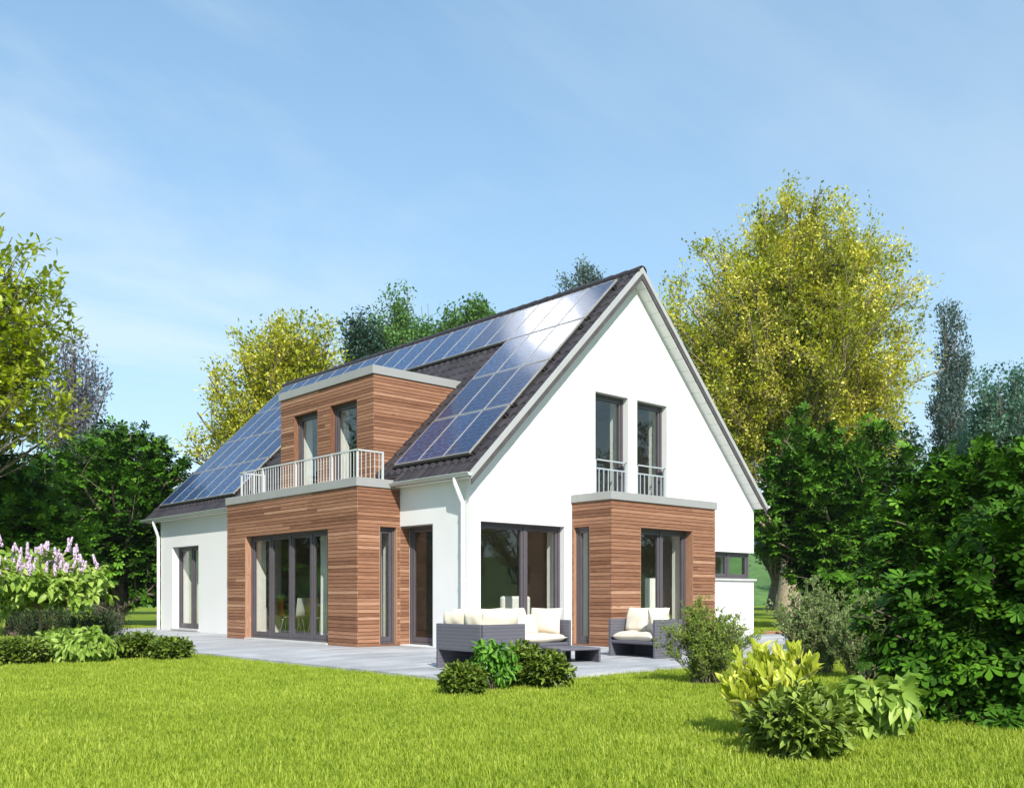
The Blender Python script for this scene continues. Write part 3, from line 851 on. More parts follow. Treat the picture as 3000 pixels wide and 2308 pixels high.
def tubes_np(paths, rad, n=4):
    B, K, _ = paths.shape
    t = np.gradient(paths, axis=1); t = norm(t)
    ref = np.where(np.abs(t[..., 2:3]) > .9, np.array([1., 0, 0]), np.array([0, 0, 1.]))
    s = norm(np.cross(t, ref)); u = np.cross(t, s)
    an = np.arange(n) * 2 * np.pi / n
    V = paths[:, :, None, :] + rad[:, :, None, None] * (s[:, :, None, :] * np.cos(an)[None, None, :, None] + u[:, :, None, :] * np.sin(an)[None, None, :, None])
    base = (np.arange(B) * K * n)[:, None, None]; i = np.arange(K - 1)[None, :, None]; k = np.arange(n)[None, None, :]
    a = base + i * n + k; b_ = base + i * n + (k + 1) % n
    return V.reshape(-1, 3), np.stack([a, b_, b_ + n, a + n], -1).reshape(-1, 4)
# leaf templates: vertices (x across, y along, z up) and faces
def T_oval(w=.5, fold=.12, droop=.12, c=.45):
    v = [(0, 0, 0), (w * .36, c * .6, fold * .7), (w * .5, c, fold), (w * .3, .8, fold * .5 - droop * .5), (0, 1, -droop), (-w * .3, .8, fold * .5 - droop * .5), (-w * .5, c, fold), (-w * .36, c * .6, fold * .7), (0, c, 0.02)]
    return np.array(v), [(0, 1, 2, 8), (8, 2, 3, 4), (0, 8, 6, 7), (8, 4, 5, 6)]
def T_rhomb(w=.55): return np.array([(0, 0, 0), (w / 2, .5, .06), (0, 1, -.05), (-w / 2, .5, .06)]), [(0, 1, 2, 3)]
def T_palm(n=6):
    v = []; f = []
    angs = np.linspace(-115, 115, n)
    for i, a in enumerate(np.radians(angs)):
        ln = 1.0 - .28 * (abs(angs[i]) / 115) ** 1.5; ca, sa = math.cos(a), math.sin(a); wd = .23
        o = len(v)
        for (x, y) in ((0, .04), (wd * .95, .74), (.07, .97), (-.07, .97), (-wd * .95, .74)):
            X = x * ca + y * sa * 1; Y = -x * sa + y * ca
            v.append((X * ln, Y * ln, -.30 * (y * ln) ** 2 + .04 * abs(x)))
        f.append(tuple(range(o, o + 5)))
    return np.array(v), f
def T_oak():
    half = [(0, 0), (.05, .12), (.17, .22), (.1, .32), (.27, .45), (.14, .53), (.30, .68), (.15, .76), (.17, .9), (0, 1)]
    v = [(x, y, .08 * x * 3 - .1 * y * y) for x, y in half] + [(-x, y, .08 * x * 3 - .1 * y * y) for x, y in half[1:-1]]
    r = list(range(10)); l = [9] + [10 + i for i in range(7, -1, -1)] + [0]
    return np.array(v), [tuple(r), tuple(l)]
def leaves_np(P, Yd, N, S, tmpl, rng, lr=None):
    tv, tf = tmpl; n = len(P); k = len(tv)
    Y = norm(Yd); X = norm(np.cross(Y, N)); Z = np.cross(X, Y)
    V = P[:, None, :] + S[:, None, None] * (X[:, None, :] * tv[None, :, 0:1] + Y[:, None, :] * tv[None, :, 1:2] + Z[:, None, :] * tv[None, :, 2:3])
    faces = []; lrs = []
    if lr is None: lr = rng.random(n)
    bysz = {}
    for f in tf: bysz.setdefault(len(f), []).append(f)
    for sz, fl in bysz.items():
        fa = np.array(fl)[None] + (np.arange(n) * k)[:, None, None]
        faces.append(fa.reshape(-1, sz)); lrs.append(np.repeat(lr, len(fl)))
    return V.reshape(-1, 3), faces, np.concatenate(lrs)
def env_pts(rng, env, n, lo=.0, hi=1.0, up=None):
    env = np.array(env, dtype=float); w = (env[:, 3] * env[:, 4] * env[:, 5]) ** .67; w /= w.sum()
    i = rng.choice(len(env), n, p=w); d = norm(rng.normal(size=(n, 3)))
    if up is not None: d[:, 2] = np.where(d[:, 2] < up, -d[:, 2] * .6, d[:, 2])
    r = rng.uniform(lo ** 2, hi ** 2, n) ** .5
    return env[i, :3] + d * r[:, None] * env[i, 3:], i
def bez(a, c, b, K):
    t = np.linspace(0, 1, K)[None, :, None]
    return (1 - t) ** 2 * a[:, None] + 2 * t * (1 - t) * c[:, None] + t * t * b[:, None]
def sample_path(paths, idx, t):
    K = paths.shape[1]; f = t * (K - 1); i = np.minimum(f.astype(int), K - 2); fr = (f - i)[:, None]
    p = paths[idx, i] * (1 - fr) + paths[idx, i + 1] * fr; d = norm(paths[idx, i + 1] - paths[idx, i]); return p, d

def plant(name, label, cat, base, env, leaf, leafmat_, bark, seed, n1=22, n2=7, n3=6, n4=5, L2=.4, L3=.22, size=.1, trunk=None, tr_r=.2,
          ascend=.5, upn=1.0, droop=.3, shell=(.75, 1.0), szvar=.35, group=None, twigs=True, r1=None, clumpcol=.5, leafspread=.04, spread=.15, trunk_top=.75, bark_n=5, up=None, t1=(.25, 1.0), clip=1.06, rag=.09, rise=.12, arch=.12, outw=.35, yn=.55):
    """base: point on the ground; env: ellipsoids (x,y,z,rx,ry,rz) relative to base"""
    rng = np.random.default_rng(seed); base = np.array(base, dtype=float)
    root = thing(name, tuple(base), label, cat, group)
    env = [tuple(e) for e in env]
    H = max(e[2] + e[5] for e in env); size_ref = np.mean([e[3] for e in env])
    tgt, _ = env_pts(rng, env, n1, shell[0], shell[1], up)
    BV = []; BF = []; nv = 0
    def addt(paths, rad, n):
        nonlocal nv
        v, f = tubes_np(paths, rad, n); BV.append(v); BF.append(f + nv); nv += len(v)
    if trunk:
        K = 9; top = np.array([env[0][0], env[0][1], H * trunk_top]); tt = np.linspace(0, 1, K)[:, None]
        tp = top * tt + np.array([trunk[0], trunk[1], 0]) * np.sin(tt * np.pi * .9) + rng.normal(0, .012 * H * .3, (K, 3)) * (tt > 0) * (tt < 1)
        rad = tr_r * (1 - .8 * tt[:, 0]); rad[0] *= 1.35
        addt(tp[None], rad[None], 10)
        ts = np.clip(tgt[:, 2] / (H * trunk_top) * rng.uniform(ascend * .7, ascend * 1.15, n1), .08, .97)
        st, sd = sample_path(tp[None], np.zeros(n1, int), ts)
        r0 = np.interp(ts, tt[:, 0], rad) * .55
        ctrl = st + (tgt - st) * .45 + np.array([0, 0, 1]) * np.linalg.norm(tgt - st, axis=1)[:, None] * arch
    else:
        an = rng.uniform(0, 2 * np.pi, n1); rr = spread * np.sqrt(rng.random(n1))
        st = np.stack([rr * np.cos(an) * env[0][3], rr * np.sin(an) * env[0][4], np.zeros(n1)], 1)
        r0 = np.full(n1, r1 or .012)
        ctrl = st * .5 + tgt * .35 + np.array([0, 0, 1]) * (tgt[:, 2:3] * .35)
    if r1 and trunk: r0 = np.minimum(r0, r1)
    K1 = 8; p1 = bez(st, ctrl, tgt, K1); p1[:, 1:-1] += rng.normal(0, .02 * size_ref, (n1, K1 - 2, 3))
    addt(p1, r0[:, None] * np.linspace(1, .25, K1)[None], bark_n)
    m2 = n1 * n2; i1 = np.repeat(np.arange(n1), n2); t = rng.uniform(t1[0], t1[1], m2)
    s2, d2 = sample_path(p1, i1, t)
    q, _ = env_pts(rng, env, m2, .5, 1.0, up); v = q - s2; ln = np.linalg.norm(v, axis=1, keepdims=True)
    v = norm(norm(v) * .6 + d2 * .7 + rng.normal(0, .35, (m2, 3)) + np.array([0, 0, rise])) * np.minimum(ln, L2 * rng.uniform(.5, 1.2, (m2, 1)))
    e2 = s2 + v; c2 = s2 + v * .5 + d2 * L2 * .12
    p2 = bez(s2, c2, e2, 5)
    r2 = np.interp(t, [0, 1], [1, .25]) * r0[i1] * .5
    ev = np.array(env)
    def inside(e_, lim): return np.min(np.linalg.norm((e_[:, None, :] - ev[None, :, :3]) / ev[None, :, 3:], axis=2), axis=1) < lim
    k2 = inside(e2, .98 * clip)
    addt(p2[k2], (r2[:, None] * np.linspace(1, .3, 5)[None])[k2], 4 if bark_n > 3 else 3)
    m3 = m2 * n3; i2 = np.repeat(np.arange(m2), n3); t = rng.uniform(.15, 1.0, m3)
    s3, d3 = sample_path(p2, i2, t)
    v = norm(d3 * .7 + rng.normal(0, .6, (m3, 3)) + np.array([0, 0, .15])) * L3 * rng.uniform(.5, 1.2, (m3, 1))
    e3 = s3 + v; p3 = bez(s3, s3 + v * .5 + np.array([0, 0, .06 * L3]), e3, 4)
    k3 = inside(e3, clip) & k2[i2]
    if twigs: addt(p3[k3], ((r2[i2] * .35)[:, None].clip(.0015) * np.linspace(1, .5, 4)[None])[k3], 3)
    m4 = m3 * n4; i3 = np.repeat(np.arange(m3), n4); t = rng.uniform(.1, 1.05, m4).clip(0, 1)
    s4, d4 = sample_path(p3, i3, t)
    out = norm(s4 - np.array([env[0][0], env[0][1], H * .35]))
    s4 = s4 + rng.normal(0, leafspread, (m4, 3))
    Y = d4 * .6 + rng.normal(0, yn, (m4, 3)) + out * outw + np.array([0, 0, -droop])
    N = np.array([0, 0, upn]) + rng.normal(0, .45, (m4, 3)) + out * .35
    S = size * rng.uniform(1 - szvar, 1 + szvar, m4)
    cl = rng.random(m2)[i2][i3]
    lr = np.clip(cl * clumpcol + rng.random(m4) * (1 - clumpcol), 0, 1)
    q = np.min(np.linalg.norm((s4[:, None, :] - ev[None, :, :3]) / ev[None, :, 3:], axis=2), axis=1)
    keep = k2[i2][i3] & (s4[:, 2] > size * .3) & (q < clip + rng.normal(0, rag, m4))
    LV, LF, LR = leaves_np(s4[keep], Y[keep], N[keep], S[keep], leaf, rng, lr[keep])
    me = mesh_np('crown', LV, LF, LR, [leafmat_]); o = bpy.data.objects.new('crown' if trunk else 'foliage', me); COL.objects.link(o); adopt(o, root)
    bv = np.concatenate(BV); bf = np.concatenate(BF)
    me = mesh_np('trunk', bv, [bf], np.full(len(bf), .5), [bark], smooth=True); o = bpy.data.objects.new('trunk' if trunk else 'stems', me); COL.objects.link(o); adopt(o, root)
    return root, (s4, p1 + 0)

def W2(x0, d, xs):   # lateral metres for pixel width at depth
    return xs / FPX * d
PAL = T_palm(); PAL5 = T_palm(5); OVL_ = T_oval(); RHB = T_rhomb(); OAK = T_oak()

# --- big trees
def tree_px(name, label, x, d, ytop, wpx, zlow, leaf, lm, bark, seed, n, size, lobes=None, **kw):
    b_ = at(x, d); zt = zat(ytop, d) - GZ; rw = wpx / 2 / FPX * d
    if lobes is None: env = [(0, 0, (zt + zlow) / 2, rw, rw, (zt - zlow) / 2)]
    else:
        env = []
        for (lx, ly, rx, rz) in lobes:   # pixel lobes: centre x,y and radii
            r = (lx - x) / FPX * d
            env.append((RT[0] * r, RT[1] * r, zat(ly, d) - GZ, rx / FPX * d, rx / FPX * d, rz / FPX * d))
    return plant(name, label, 'tree', b_, env, leaf, lm, bark, seed, size=size, **n, **kw)

tree_px('chestnut_tree', 'dark green chestnut tree left of the house with palmate leaves', 335, 33, 1215, 560, .3, PAL, M['l_chest'], M['bark'], 11,
        dict(n1=70, n2=8, n3=6, n4=5), .20, lobes=[(350, 1520, 205, 280), (120, 1480, 190, 210), (465, 1430, 95, 150), (380, 1350, 120, 120), (270, 1690, 190, 100), (100, 1660, 160, 120)], trunk=(.3, 0), tr_r=.26, L2=1.5, L3=.6, outw=.8, yn=.45, upn=1.5, leafspread=.08, shell=(.5, 1.0), twigs=False)
tree_px('chestnut_tree', 'chestnut tree at the far left edge behind the lilac', 40, 25, 1300, 420, .2, PAL, M['l_chest'], M['barkdark'], 12,
        dict(n1=44, n2=8, n3=6, n4=5), .19, lobes=[(0, 1560, 220, 260), (150, 1650, 120, 150)], trunk=(.2, 0), tr_r=.2, L2=1.2, L3=.5, outw=.8, yn=.45, upn=1.5, leafspread=.08, shell=(.4, 1.0), twigs=False)
tree_px('chestnut_tree', 'dense chestnut tree right of the house below the yellow tree', 2470, 30, 1160, 560, .3, PAL, M['l_chest'], M['bark'], 13,
        dict(n1=64, n2=9, n3=6, n4=5), .20, lobes=[(2450, 1420, 215, 250), (2330, 1520, 135, 200), (2620, 1480, 150, 220), (2500, 1700, 190, 120)], trunk=(.3, 0), tr_r=.26, L2=1.4, L3=.55, outw=.8, yn=.45, upn=1.5, leafspread=.08, shell=(.5, 1.0), twigs=False)
tree_px('chestnut_tree', 'chestnut with large leaves between the dense chestnut and the right edge', 2850, 16, 1300, 560, .2, PAL, M['l_chest'], M['bark'], 14,
        dict(n1=72, n2=8, n3=5, n4=5), .165, lobes=[(2850, 1600, 270, 280), (3020, 1480, 190, 200), (2640, 1640, 130, 190), (2760, 1500, 140, 170)], trunk=(.2, 0), tr_r=.12, L2=.8, L3=.35, outw=.8, yn=.45, upn=1.5, leafspread=.05, shell=(.5, 1.0), twigs=True)
tree_px('chestnut_tree', 'nearest chestnut with big leaves down to the lawn at the right edge', 2900, 8.5, 1400, 560, .1, PAL, M['l_chest'], M['bark'], 15,
        dict(n1=74, n2=7, n3=5, n4=4), .12, lobes=[(2930, 1810, 290, 350), (2780, 1970, 200, 200), (3150, 1700, 250, 420), (2900, 2090, 290, 130), (2640, 1850, 130, 190)], trunk=(.1, .1), tr_r=.06, L2=.5, L3=.22, outw=.8, yn=.45, upn=1.5, leafspread=.04, shell=(.5, 1.0), twigs=True)
tree_px('oak_tree', 'yellow green oak branches reaching in at the left edge', -430, 22, 660, 840, 2.5, OAK, M['l_oak'], M['bark'], 16,
        dict(n1=90, n2=8, n3=6, n4=5), .175, lobes=[(-150, 1000, 330, 330), (125, 795, 115, 125), (90, 1020, 165, 120), (165, 1215, 165, 80), (10, 920, 190, 180), (40, 1180, 160, 100), (40, 760, 130, 100)], trunk=(.2, 0), tr_r=.22, r1=.042, arch=.02, rag=.13, L2=1.05, L3=.45, upn=1.3, leafspread=.06, shell=(.45, 1.0), clumpcol=.3)
tree_px('yellow_green_tree', 'tall yellow green tree with pale branches behind the gable on the right', 2310, 44, 515, 810, 4.5, RHB, M['l_yellow'], M['barkpale'], 17,
        dict(n1=130, n2=11, n3=10, n4=14), .155, lobes=[(2320, 940, 350, 335), (2350, 718, 195, 185), (2085, 920, 210, 240), (2560, 880, 160, 230), (2600, 1150, 170, 150), (2120, 1200, 190, 200), (2480, 1250, 200, 150)], trunk=(.8, .4), tr_r=.5, L2=2.2, L3=.9, upn=.6, leafspread=.14, shell=(.6, 1.0), r1=.10, clumpcol=.8, droop=.1)
tree_px('yellow_green_tree', 'smaller yellow green tree behind the left half of the roof', 800, 38, 900, 480, 3, RHB, M['l_yellow'], M['bark'], 18,
        dict(n1=100, n2=10, n3=8, n4=13), .15, lobes=[(800, 1130, 190, 180), (900, 1000, 120, 95), (770, 960, 60, 50), (650, 1270, 130, 110), (900, 1350, 240, 220), (960, 1080, 90, 80)], trunk=(.4, 0), tr_r=.3, L2=1.6, L3=.7, upn=.6, leafspread=.14, shell=(.55, 1.0), r1=.12, clumpcol=.6, droop=.1)
FAR = dict(n1=40, n2=8, n3=7, n4=10)
kw = dict(trunk=(.3, 0), tr_r=.35, L2=2.2, L3=1.1, leafspread=.25, shell=(.55, 1.0), twigs=False, upn=.6, bark_n=4, clumpcol=.65, droop=.6, trunk_top=.6)
tree_px('birch_tree', 'dark green birch behind the roof, leftmost of its clump', 1065, 64, 885, 150, 3, RHB, M['l_blue'], M['barkdark'], 21, FAR, .27, lobes=[(1050, 985, 55, 95), (1080, 1090, 85, 150)], **kw)
tree_px('birch_tree', 'tallest green birch in the clump behind the roof', 1160, 66, 815, 180, 3, RHB, M['l_birch'], M['bark'], 22, dict(n1=44, n2=8, n3=7, n4=11), .25, lobes=[(1165, 900, 55, 80), (1150, 980, 85, 110), (1180, 1080, 110, 130), (1110, 930, 35, 60)], **kw)
tree_px('birch_tree', 'green birch in the middle of the clump behind the roof', 1290, 62, 868, 150, 3, RHB, M['l_birch'], M['bark'], 23, FAR, .25, lobes=[(1250, 950, 42, 72), (1320, 945, 42, 75), (1285, 1020, 90, 100)], **kw)
tree_px('birch_tree', 'green birch at the right end of the clump behind the roof', 1400, 60, 870, 110, 3, RHB, M['l_birch'], M['bark'], 24, FAR, .24, lobes=[(1390, 925, 42, 62), (1425, 980, 50, 70)], **kw)
kp = dict(trunk=(.2, 0), tr_r=.35, L2=2.0, L3=1.0, leafspread=.22, shell=(.4, 1.0), twigs=False, upn=.4, bark_n=4, clumpcol=.7, droop=-.3, ascend=.75, trunk_top=.92)
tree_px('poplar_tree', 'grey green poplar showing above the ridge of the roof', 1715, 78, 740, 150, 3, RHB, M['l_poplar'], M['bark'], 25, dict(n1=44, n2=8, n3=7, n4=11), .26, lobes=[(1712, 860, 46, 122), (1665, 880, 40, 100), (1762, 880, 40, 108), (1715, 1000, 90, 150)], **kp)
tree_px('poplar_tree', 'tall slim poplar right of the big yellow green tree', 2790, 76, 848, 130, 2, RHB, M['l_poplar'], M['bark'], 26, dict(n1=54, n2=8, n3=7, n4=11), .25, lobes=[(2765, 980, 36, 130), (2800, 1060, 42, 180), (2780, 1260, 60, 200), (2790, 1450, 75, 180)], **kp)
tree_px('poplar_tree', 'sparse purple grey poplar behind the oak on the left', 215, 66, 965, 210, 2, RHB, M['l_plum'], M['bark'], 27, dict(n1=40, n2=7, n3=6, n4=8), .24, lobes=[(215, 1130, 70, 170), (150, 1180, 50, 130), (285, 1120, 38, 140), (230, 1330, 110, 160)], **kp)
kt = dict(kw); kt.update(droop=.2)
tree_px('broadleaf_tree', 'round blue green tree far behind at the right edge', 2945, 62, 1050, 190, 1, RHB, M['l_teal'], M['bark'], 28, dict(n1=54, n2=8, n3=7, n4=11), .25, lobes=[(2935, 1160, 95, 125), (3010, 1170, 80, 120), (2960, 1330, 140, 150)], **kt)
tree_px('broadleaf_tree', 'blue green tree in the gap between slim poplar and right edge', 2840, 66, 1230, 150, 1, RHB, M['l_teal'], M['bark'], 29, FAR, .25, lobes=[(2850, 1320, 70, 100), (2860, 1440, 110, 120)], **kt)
tree_px('broadleaf_tree', 'dark tree showing through the left side of the big yellow tree', 2090, 60, 960, 240, 1, RHB, M['l_blue'], M['barkdark'], 30, FAR, .28, lobes=[(2080, 1110, 90, 150), (2100, 1350, 130, 200)], **kw)
tree_px('broadleaf_tree', 'dark tree showing through the right side of the big yellow tree', 2420, 62, 700, 240, 1, RHB, M['l_blue'], M['barkdark'], 31, dict(n1=54, n2=8, n3=6, n4=10), .3, lobes=[(2430, 900, 120, 200), (2400, 1150, 170, 250), (2560, 1350, 150, 200)], **kw)
tree_px('broadleaf_tree', 'blue green tree behind the chestnuts on the left', 300, 52, 1340, 500, 1, RHB, M['l_blue'], M['barkdark'], 32, dict(n1=54, n2=8, n3=6, n4=10), .28, lobes=[(200, 1520, 170, 170), (420, 1500, 130, 160), (30, 1500, 140, 180)], **kw)
tree_px('broadleaf_tree', 'bright green tree low behind the right corner of the house', 2260, 72, 1420, 240, 1, RHB, M['l_birch'], M['bark'], 33, FAR, .28, lobes=[(2270, 1540, 110, 130), (2420, 1560, 110, 140)], **kt)
# trees across the garden, seen mirrored in the windows
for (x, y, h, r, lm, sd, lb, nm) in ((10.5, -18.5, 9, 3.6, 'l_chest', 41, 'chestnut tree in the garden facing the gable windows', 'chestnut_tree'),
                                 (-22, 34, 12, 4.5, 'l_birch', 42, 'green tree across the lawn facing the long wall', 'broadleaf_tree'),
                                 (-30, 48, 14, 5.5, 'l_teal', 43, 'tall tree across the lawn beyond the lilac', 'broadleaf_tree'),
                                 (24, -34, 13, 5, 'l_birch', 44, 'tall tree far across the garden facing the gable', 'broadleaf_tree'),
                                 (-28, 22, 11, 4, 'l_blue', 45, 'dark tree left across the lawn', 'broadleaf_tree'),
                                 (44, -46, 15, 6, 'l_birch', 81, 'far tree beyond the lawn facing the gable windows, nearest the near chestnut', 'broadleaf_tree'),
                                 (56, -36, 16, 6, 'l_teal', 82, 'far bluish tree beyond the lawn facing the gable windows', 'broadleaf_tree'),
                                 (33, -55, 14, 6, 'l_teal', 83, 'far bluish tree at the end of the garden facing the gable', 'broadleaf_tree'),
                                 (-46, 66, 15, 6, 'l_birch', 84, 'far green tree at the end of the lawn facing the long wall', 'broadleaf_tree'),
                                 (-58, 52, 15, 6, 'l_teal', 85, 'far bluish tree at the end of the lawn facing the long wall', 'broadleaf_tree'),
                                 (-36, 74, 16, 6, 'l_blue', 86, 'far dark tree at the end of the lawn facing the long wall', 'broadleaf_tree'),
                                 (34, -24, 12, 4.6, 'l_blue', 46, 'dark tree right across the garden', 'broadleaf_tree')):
    chn = nm == 'chestnut_tree'
    plant(nm, lb, 'tree', (x, y, GZ), [(0, 0, h * .6, r, r, h * .4)], PAL5 if chn else RHB, M[lm], M['bark'], sd, n1=30, n2=7, n3=5, n4=5, size=.2 if chn else .32,
          trunk=(.2, 0), tr_r=.25, L2=1.6, L3=.8, leafspread=.15, twigs=False, upn=1.2, bark_n=4)

# --- shrubs
def shrub(name, label, x, d, ytop, wpx, leaf, lm, seed, n, size, bark='bark', hk=1.0, base_r=.18, group=None, asym=None, **kw):
    b_ = at(x, d); H = (zat(ytop, d) - GZ) * hk; rw = wpx / 2 / FPX * d
    env = [(0, 0, H * .5, rw, rw, H * .5)] if asym is None else asym(H, rw)
    return plant(name, label, 'shrub' if 'shrub' in name else 'plant', b_, env, leaf, lm, M[bark], seed, size=size, spread=base_r, group=group, **n, **kw)
DN = dict(n1=60, n2=5, n3=4, n4=5)
sk = dict(L2=.16, L3=.07, upn=1.0, droop=.0, leafspread=.012, shell=(.55, 1.0), r1=.006, bark_n=4, clumpcol=.4)
shrub('leafy_shrub', 'small round dark leaved shrub in front of the terrace, left of the tall plant', 1360, 10.5, 1948, 150, T_oval(.5), M['l_dark'], 51, DN, .062, **sk)
shrub('leafy_shrub', 'rounded dark leaved shrub right of the tall plant by the terrace', 1535, 11.5, 1885, 150, T_oval(.5), M['l_dark'], 52, dict(n1=80, n2=5, n3=4, n4=4), .066, **sk)
shrub('leafy_shrub', 'right hand dome of the dark shrubs before the coffee table', 1615, 11.2, 1915, 125, T_oval(.5), M['l_dark'], 53, DN, .064, **sk)
shrub('leafy_plant', 'bright green plant with drooping leaves standing tallest before the corner seat', 1448, 11.0, 1858, 150, T_oval(.40, .1, .25), M['l_fresh'], 54, dict(n1=15, n2=5, n3=4, n4=3), .10,
      L2=.14, L3=.07, upn=.6, droop=1.1, leafspread=.012, shell=(.6, 1.0), r1=.007, bark_n=5, up=-.2)
def sprigs(lst):
    return lambda H, rw: [(RT[0] * dx * rw + FW[0] * dy * rw, RT[1] * dx * rw + FW[1] * dy * rw, H * zc, rw * rx, rw * rx, H * rz) for dx, dy, zc, rx, rz in lst]
SP1 = sprigs([(0, 0, .36, .82, .38), (-.18, 0, .68, .30, .40), (.34, .1, .64, .28, .40), (-.62, 0, .48, .34, .28), (.78, 0, .44, .36, .24), (.05, -.3, .42, .6, .36), (-.35, .1, .62, .22, .34)])
SP2 = sprigs([(0, 0, .38, .85, .40), (-.4, 0, .62, .30, .40), (.1, .1, .64, .34, .40), (.5, 0, .58, .34, .38), (-.75, 0, .42, .30, .32)])
PL1 = lambda H, rw: [(0, 0, H * .46, rw * 1.0, rw * 1.0, H * .54), (RT[0] * rw * .55, RT[1] * rw * .55, H * .42, rw * .75, rw * .75, H * .40), (-RT[0] * rw * .45, -RT[1] * rw * .45, H * .44, rw * .7, rw * .7, H * .44), (RT[0] * .02, RT[1] * .02, H * .55, rw * .5, rw * .5, H * .5)]
plume = dict(L2=.15, L3=.045, upn=.3, clip=1.25, rag=.08, rise=.45, droop=-.7, leafspread=.005, shell=(.62, 1.06), r1=.006, bark_n=3, clumpcol=.6, t1=(.06, 1.0), asym=PL1, base_r=.42, up=-.35)
shrub('rosemary_shrub', 'bushy fine leaved green shrub in front of the rattan armchair', 2068, 11.8, 1765, 245, T_oval(.45), M['l_willow'], 55, dict(n1=125, n2=22, n3=4, n4=5), .024, **plume)
shrub('wispy_shrub', 'tall grey green wispy shrub with bare stems right of the house corner', 2385, 13.3, 1700, 270, T_oval(.5), M['l_grey'], 56, dict(n1=130, n2=20, n3=4, n4=5), .028, bark='barkpale', **plume)
shrub('wispy_shrub', 'second grey green wispy shrub against the near chestnut', 2530, 12.3, 1740, 200, T_oval(.5), M['l_grey'], 57, dict(n1=110, n2=18, n3=4, n4=5), .028, bark='barkpale', **plume)
shrub('golden_shrub', 'yellow leaved shrub in the right foreground behind the dark laurel', 2262, 7.2, 1890, 280, T_oval(.36, .12, .06), M['l_lime'], 58, dict(n1=40, n2=4, n3=3, n4=4), .12,
      L2=.14, L3=.06, upn=.3, rise=.6, droop=-.7, leafspread=.01, shell=(.6, 1.0), r1=.006, bark_n=5, clumpcol=.3)
shrub('laurel_shrub', 'dark green laurel shrub nearest the camera on the right', 2345, 6.45, 2020, 360, T_oval(.40, .14, .14), M['l_laurel'], 59, dict(n1=70, n2=4, n3=4, n4=4), .085,
      L2=.13, L3=.06, upn=.8, droop=.0, leafspread=.01, shell=(.55, 1.0), r1=.005, bark_n=5, clumpcol=.3)
shrub('hosta_shrub', 'light green shrub with drooping glossy leaves beside the dark laurel', 2585, 7.4, 1975, 250, T_oval(.5, .12, .3), M['l_light'], 60, dict(n1=26, n2=4, n3=3, n4=3), .15,
      L2=.13, L3=.06, upn=.9, droop=.9, leafspread=.01, shell=(.6, 1.0), r1=.006, bark_n=5, clumpcol=.3)
shrub('hosta_shrub', 'pale green leafy shrub below the lilac on the left', 225, 15.6, 1838, 230, T_oval(.5, .12, .3), M['l_light'], 61, dict(n1=60, n2=5, n3=4, n4=4), .145,
      L2=.25, L3=.1, upn=.9, droop=.9, leafspread=.02, shell=(.6, 1.0), r1=.008, bark_n=5, clumpcol=.3)
for (x, d, yt, wd, sd, lb) in ((400, 16.4, 1858, 170, 62, 'dark low shrub right of the pale green shrub'), (500, 16.2, 1872, 130, 63, 'dark low shrub at the left end of the terrace edge'),
                           (60, 15.0, 1870, 190, 64, 'dark low shrub at the far left under the lilac'), (160, 16.6, 1850, 150, 65, 'shaded dark shrub behind the pale green shrub')):
    shrub('leafy_shrub', lb, x, d, yt, wd, T_oval(.5), M['l_dark'], sd, dict(n1=70, n2=5, n3=4, n4=4), .075, L2=.24, L3=.11, upn=.9, droop=.0, leafspread=.02, shell=(.5, 1.0), r1=.008, bark_n=4)
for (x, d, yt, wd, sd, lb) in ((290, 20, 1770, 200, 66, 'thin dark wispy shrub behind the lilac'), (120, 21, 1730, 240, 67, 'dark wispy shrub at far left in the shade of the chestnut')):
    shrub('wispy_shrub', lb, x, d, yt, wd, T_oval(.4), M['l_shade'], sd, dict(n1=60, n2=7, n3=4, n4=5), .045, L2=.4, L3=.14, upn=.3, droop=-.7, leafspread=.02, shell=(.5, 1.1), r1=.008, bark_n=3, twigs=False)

# lilac: small tree with a flat crown and flower spikes
lb = at(95, 18)
Hl = zat(1600, 18) - GZ
lil, (lp_, _) = plant('lilac_tree', 'small lilac tree with pink violet flower spikes at the left', 'tree', lb, [(RT[0] * .1, RT[1] * .1, Hl * .70, 1.25, 1.1, Hl * .25), (RT[0] * .9, RT[1] * .9, Hl * .62, .55, .6, Hl * .22), (-RT[0] * .7, -RT[1] * .7, Hl * .66, .9, .8, Hl * .25)], T_oval(.5, .1, .25), M['l_light'], M['barkpale'], 71,
    n1=44, n2=5, n3=4, n4=4, size=.175, trunk=(.12, .12), tr_r=.055, L2=.35, L3=.14, upn=.6, droop=.7, leafspread=.02, shell=(.6, 1.0), trunk_top=.45, ascend=1.0, r1=.03)
rng = np.random.default_rng(5)
oct_v = np.array([(1, 0, 0), (0, 1, 0), (-1, 0, 0), (0, -1, 0), (0, 0, 1), (0, 0, -1)], float); oct_f = np.array([(0, 1, 4), (1, 2, 4), (2, 3, 4), (3, 0, 4), (1, 0, 5), (2, 1, 5), (3, 2, 5), (0, 3, 5)])
top = lp_[lp_[:, 2] > Hl * .70]
for k in range(96):
    p = top[rng.integers(len(top))].copy(); h = rng.uniform(.18, .36); tilt = rng.normal(0, .18, 2)
    n = int(h * 380); tt = rng.random(n) ** .8; an = rng.uniform(0, 6.28, n); rad = .034 * (1 - .75 * tt)
    c = np.stack([p[0] + tilt[0] * tt * h + rad * np.cos(an), p[1] + tilt[1] * tt * h + rad * np.sin(an), p[2] + tt * h], 1)
    s = rng.uniform(.011, .020, n)
    V = (c[:, None] + s[:, None, None] * oct_v[None]).reshape(-1, 3); F = (oct_f[None] + (np.arange(n) * 6)[:, None, None]).reshape(-1, 3)
    me = mesh_np('flower_spike', V, [F], np.repeat(rng.random(n), 8), [M['lilac']], smooth=True)
    o = bpy.data.objects.new('flower_spike', me); COL.objects.link(o); adopt(o, lil)

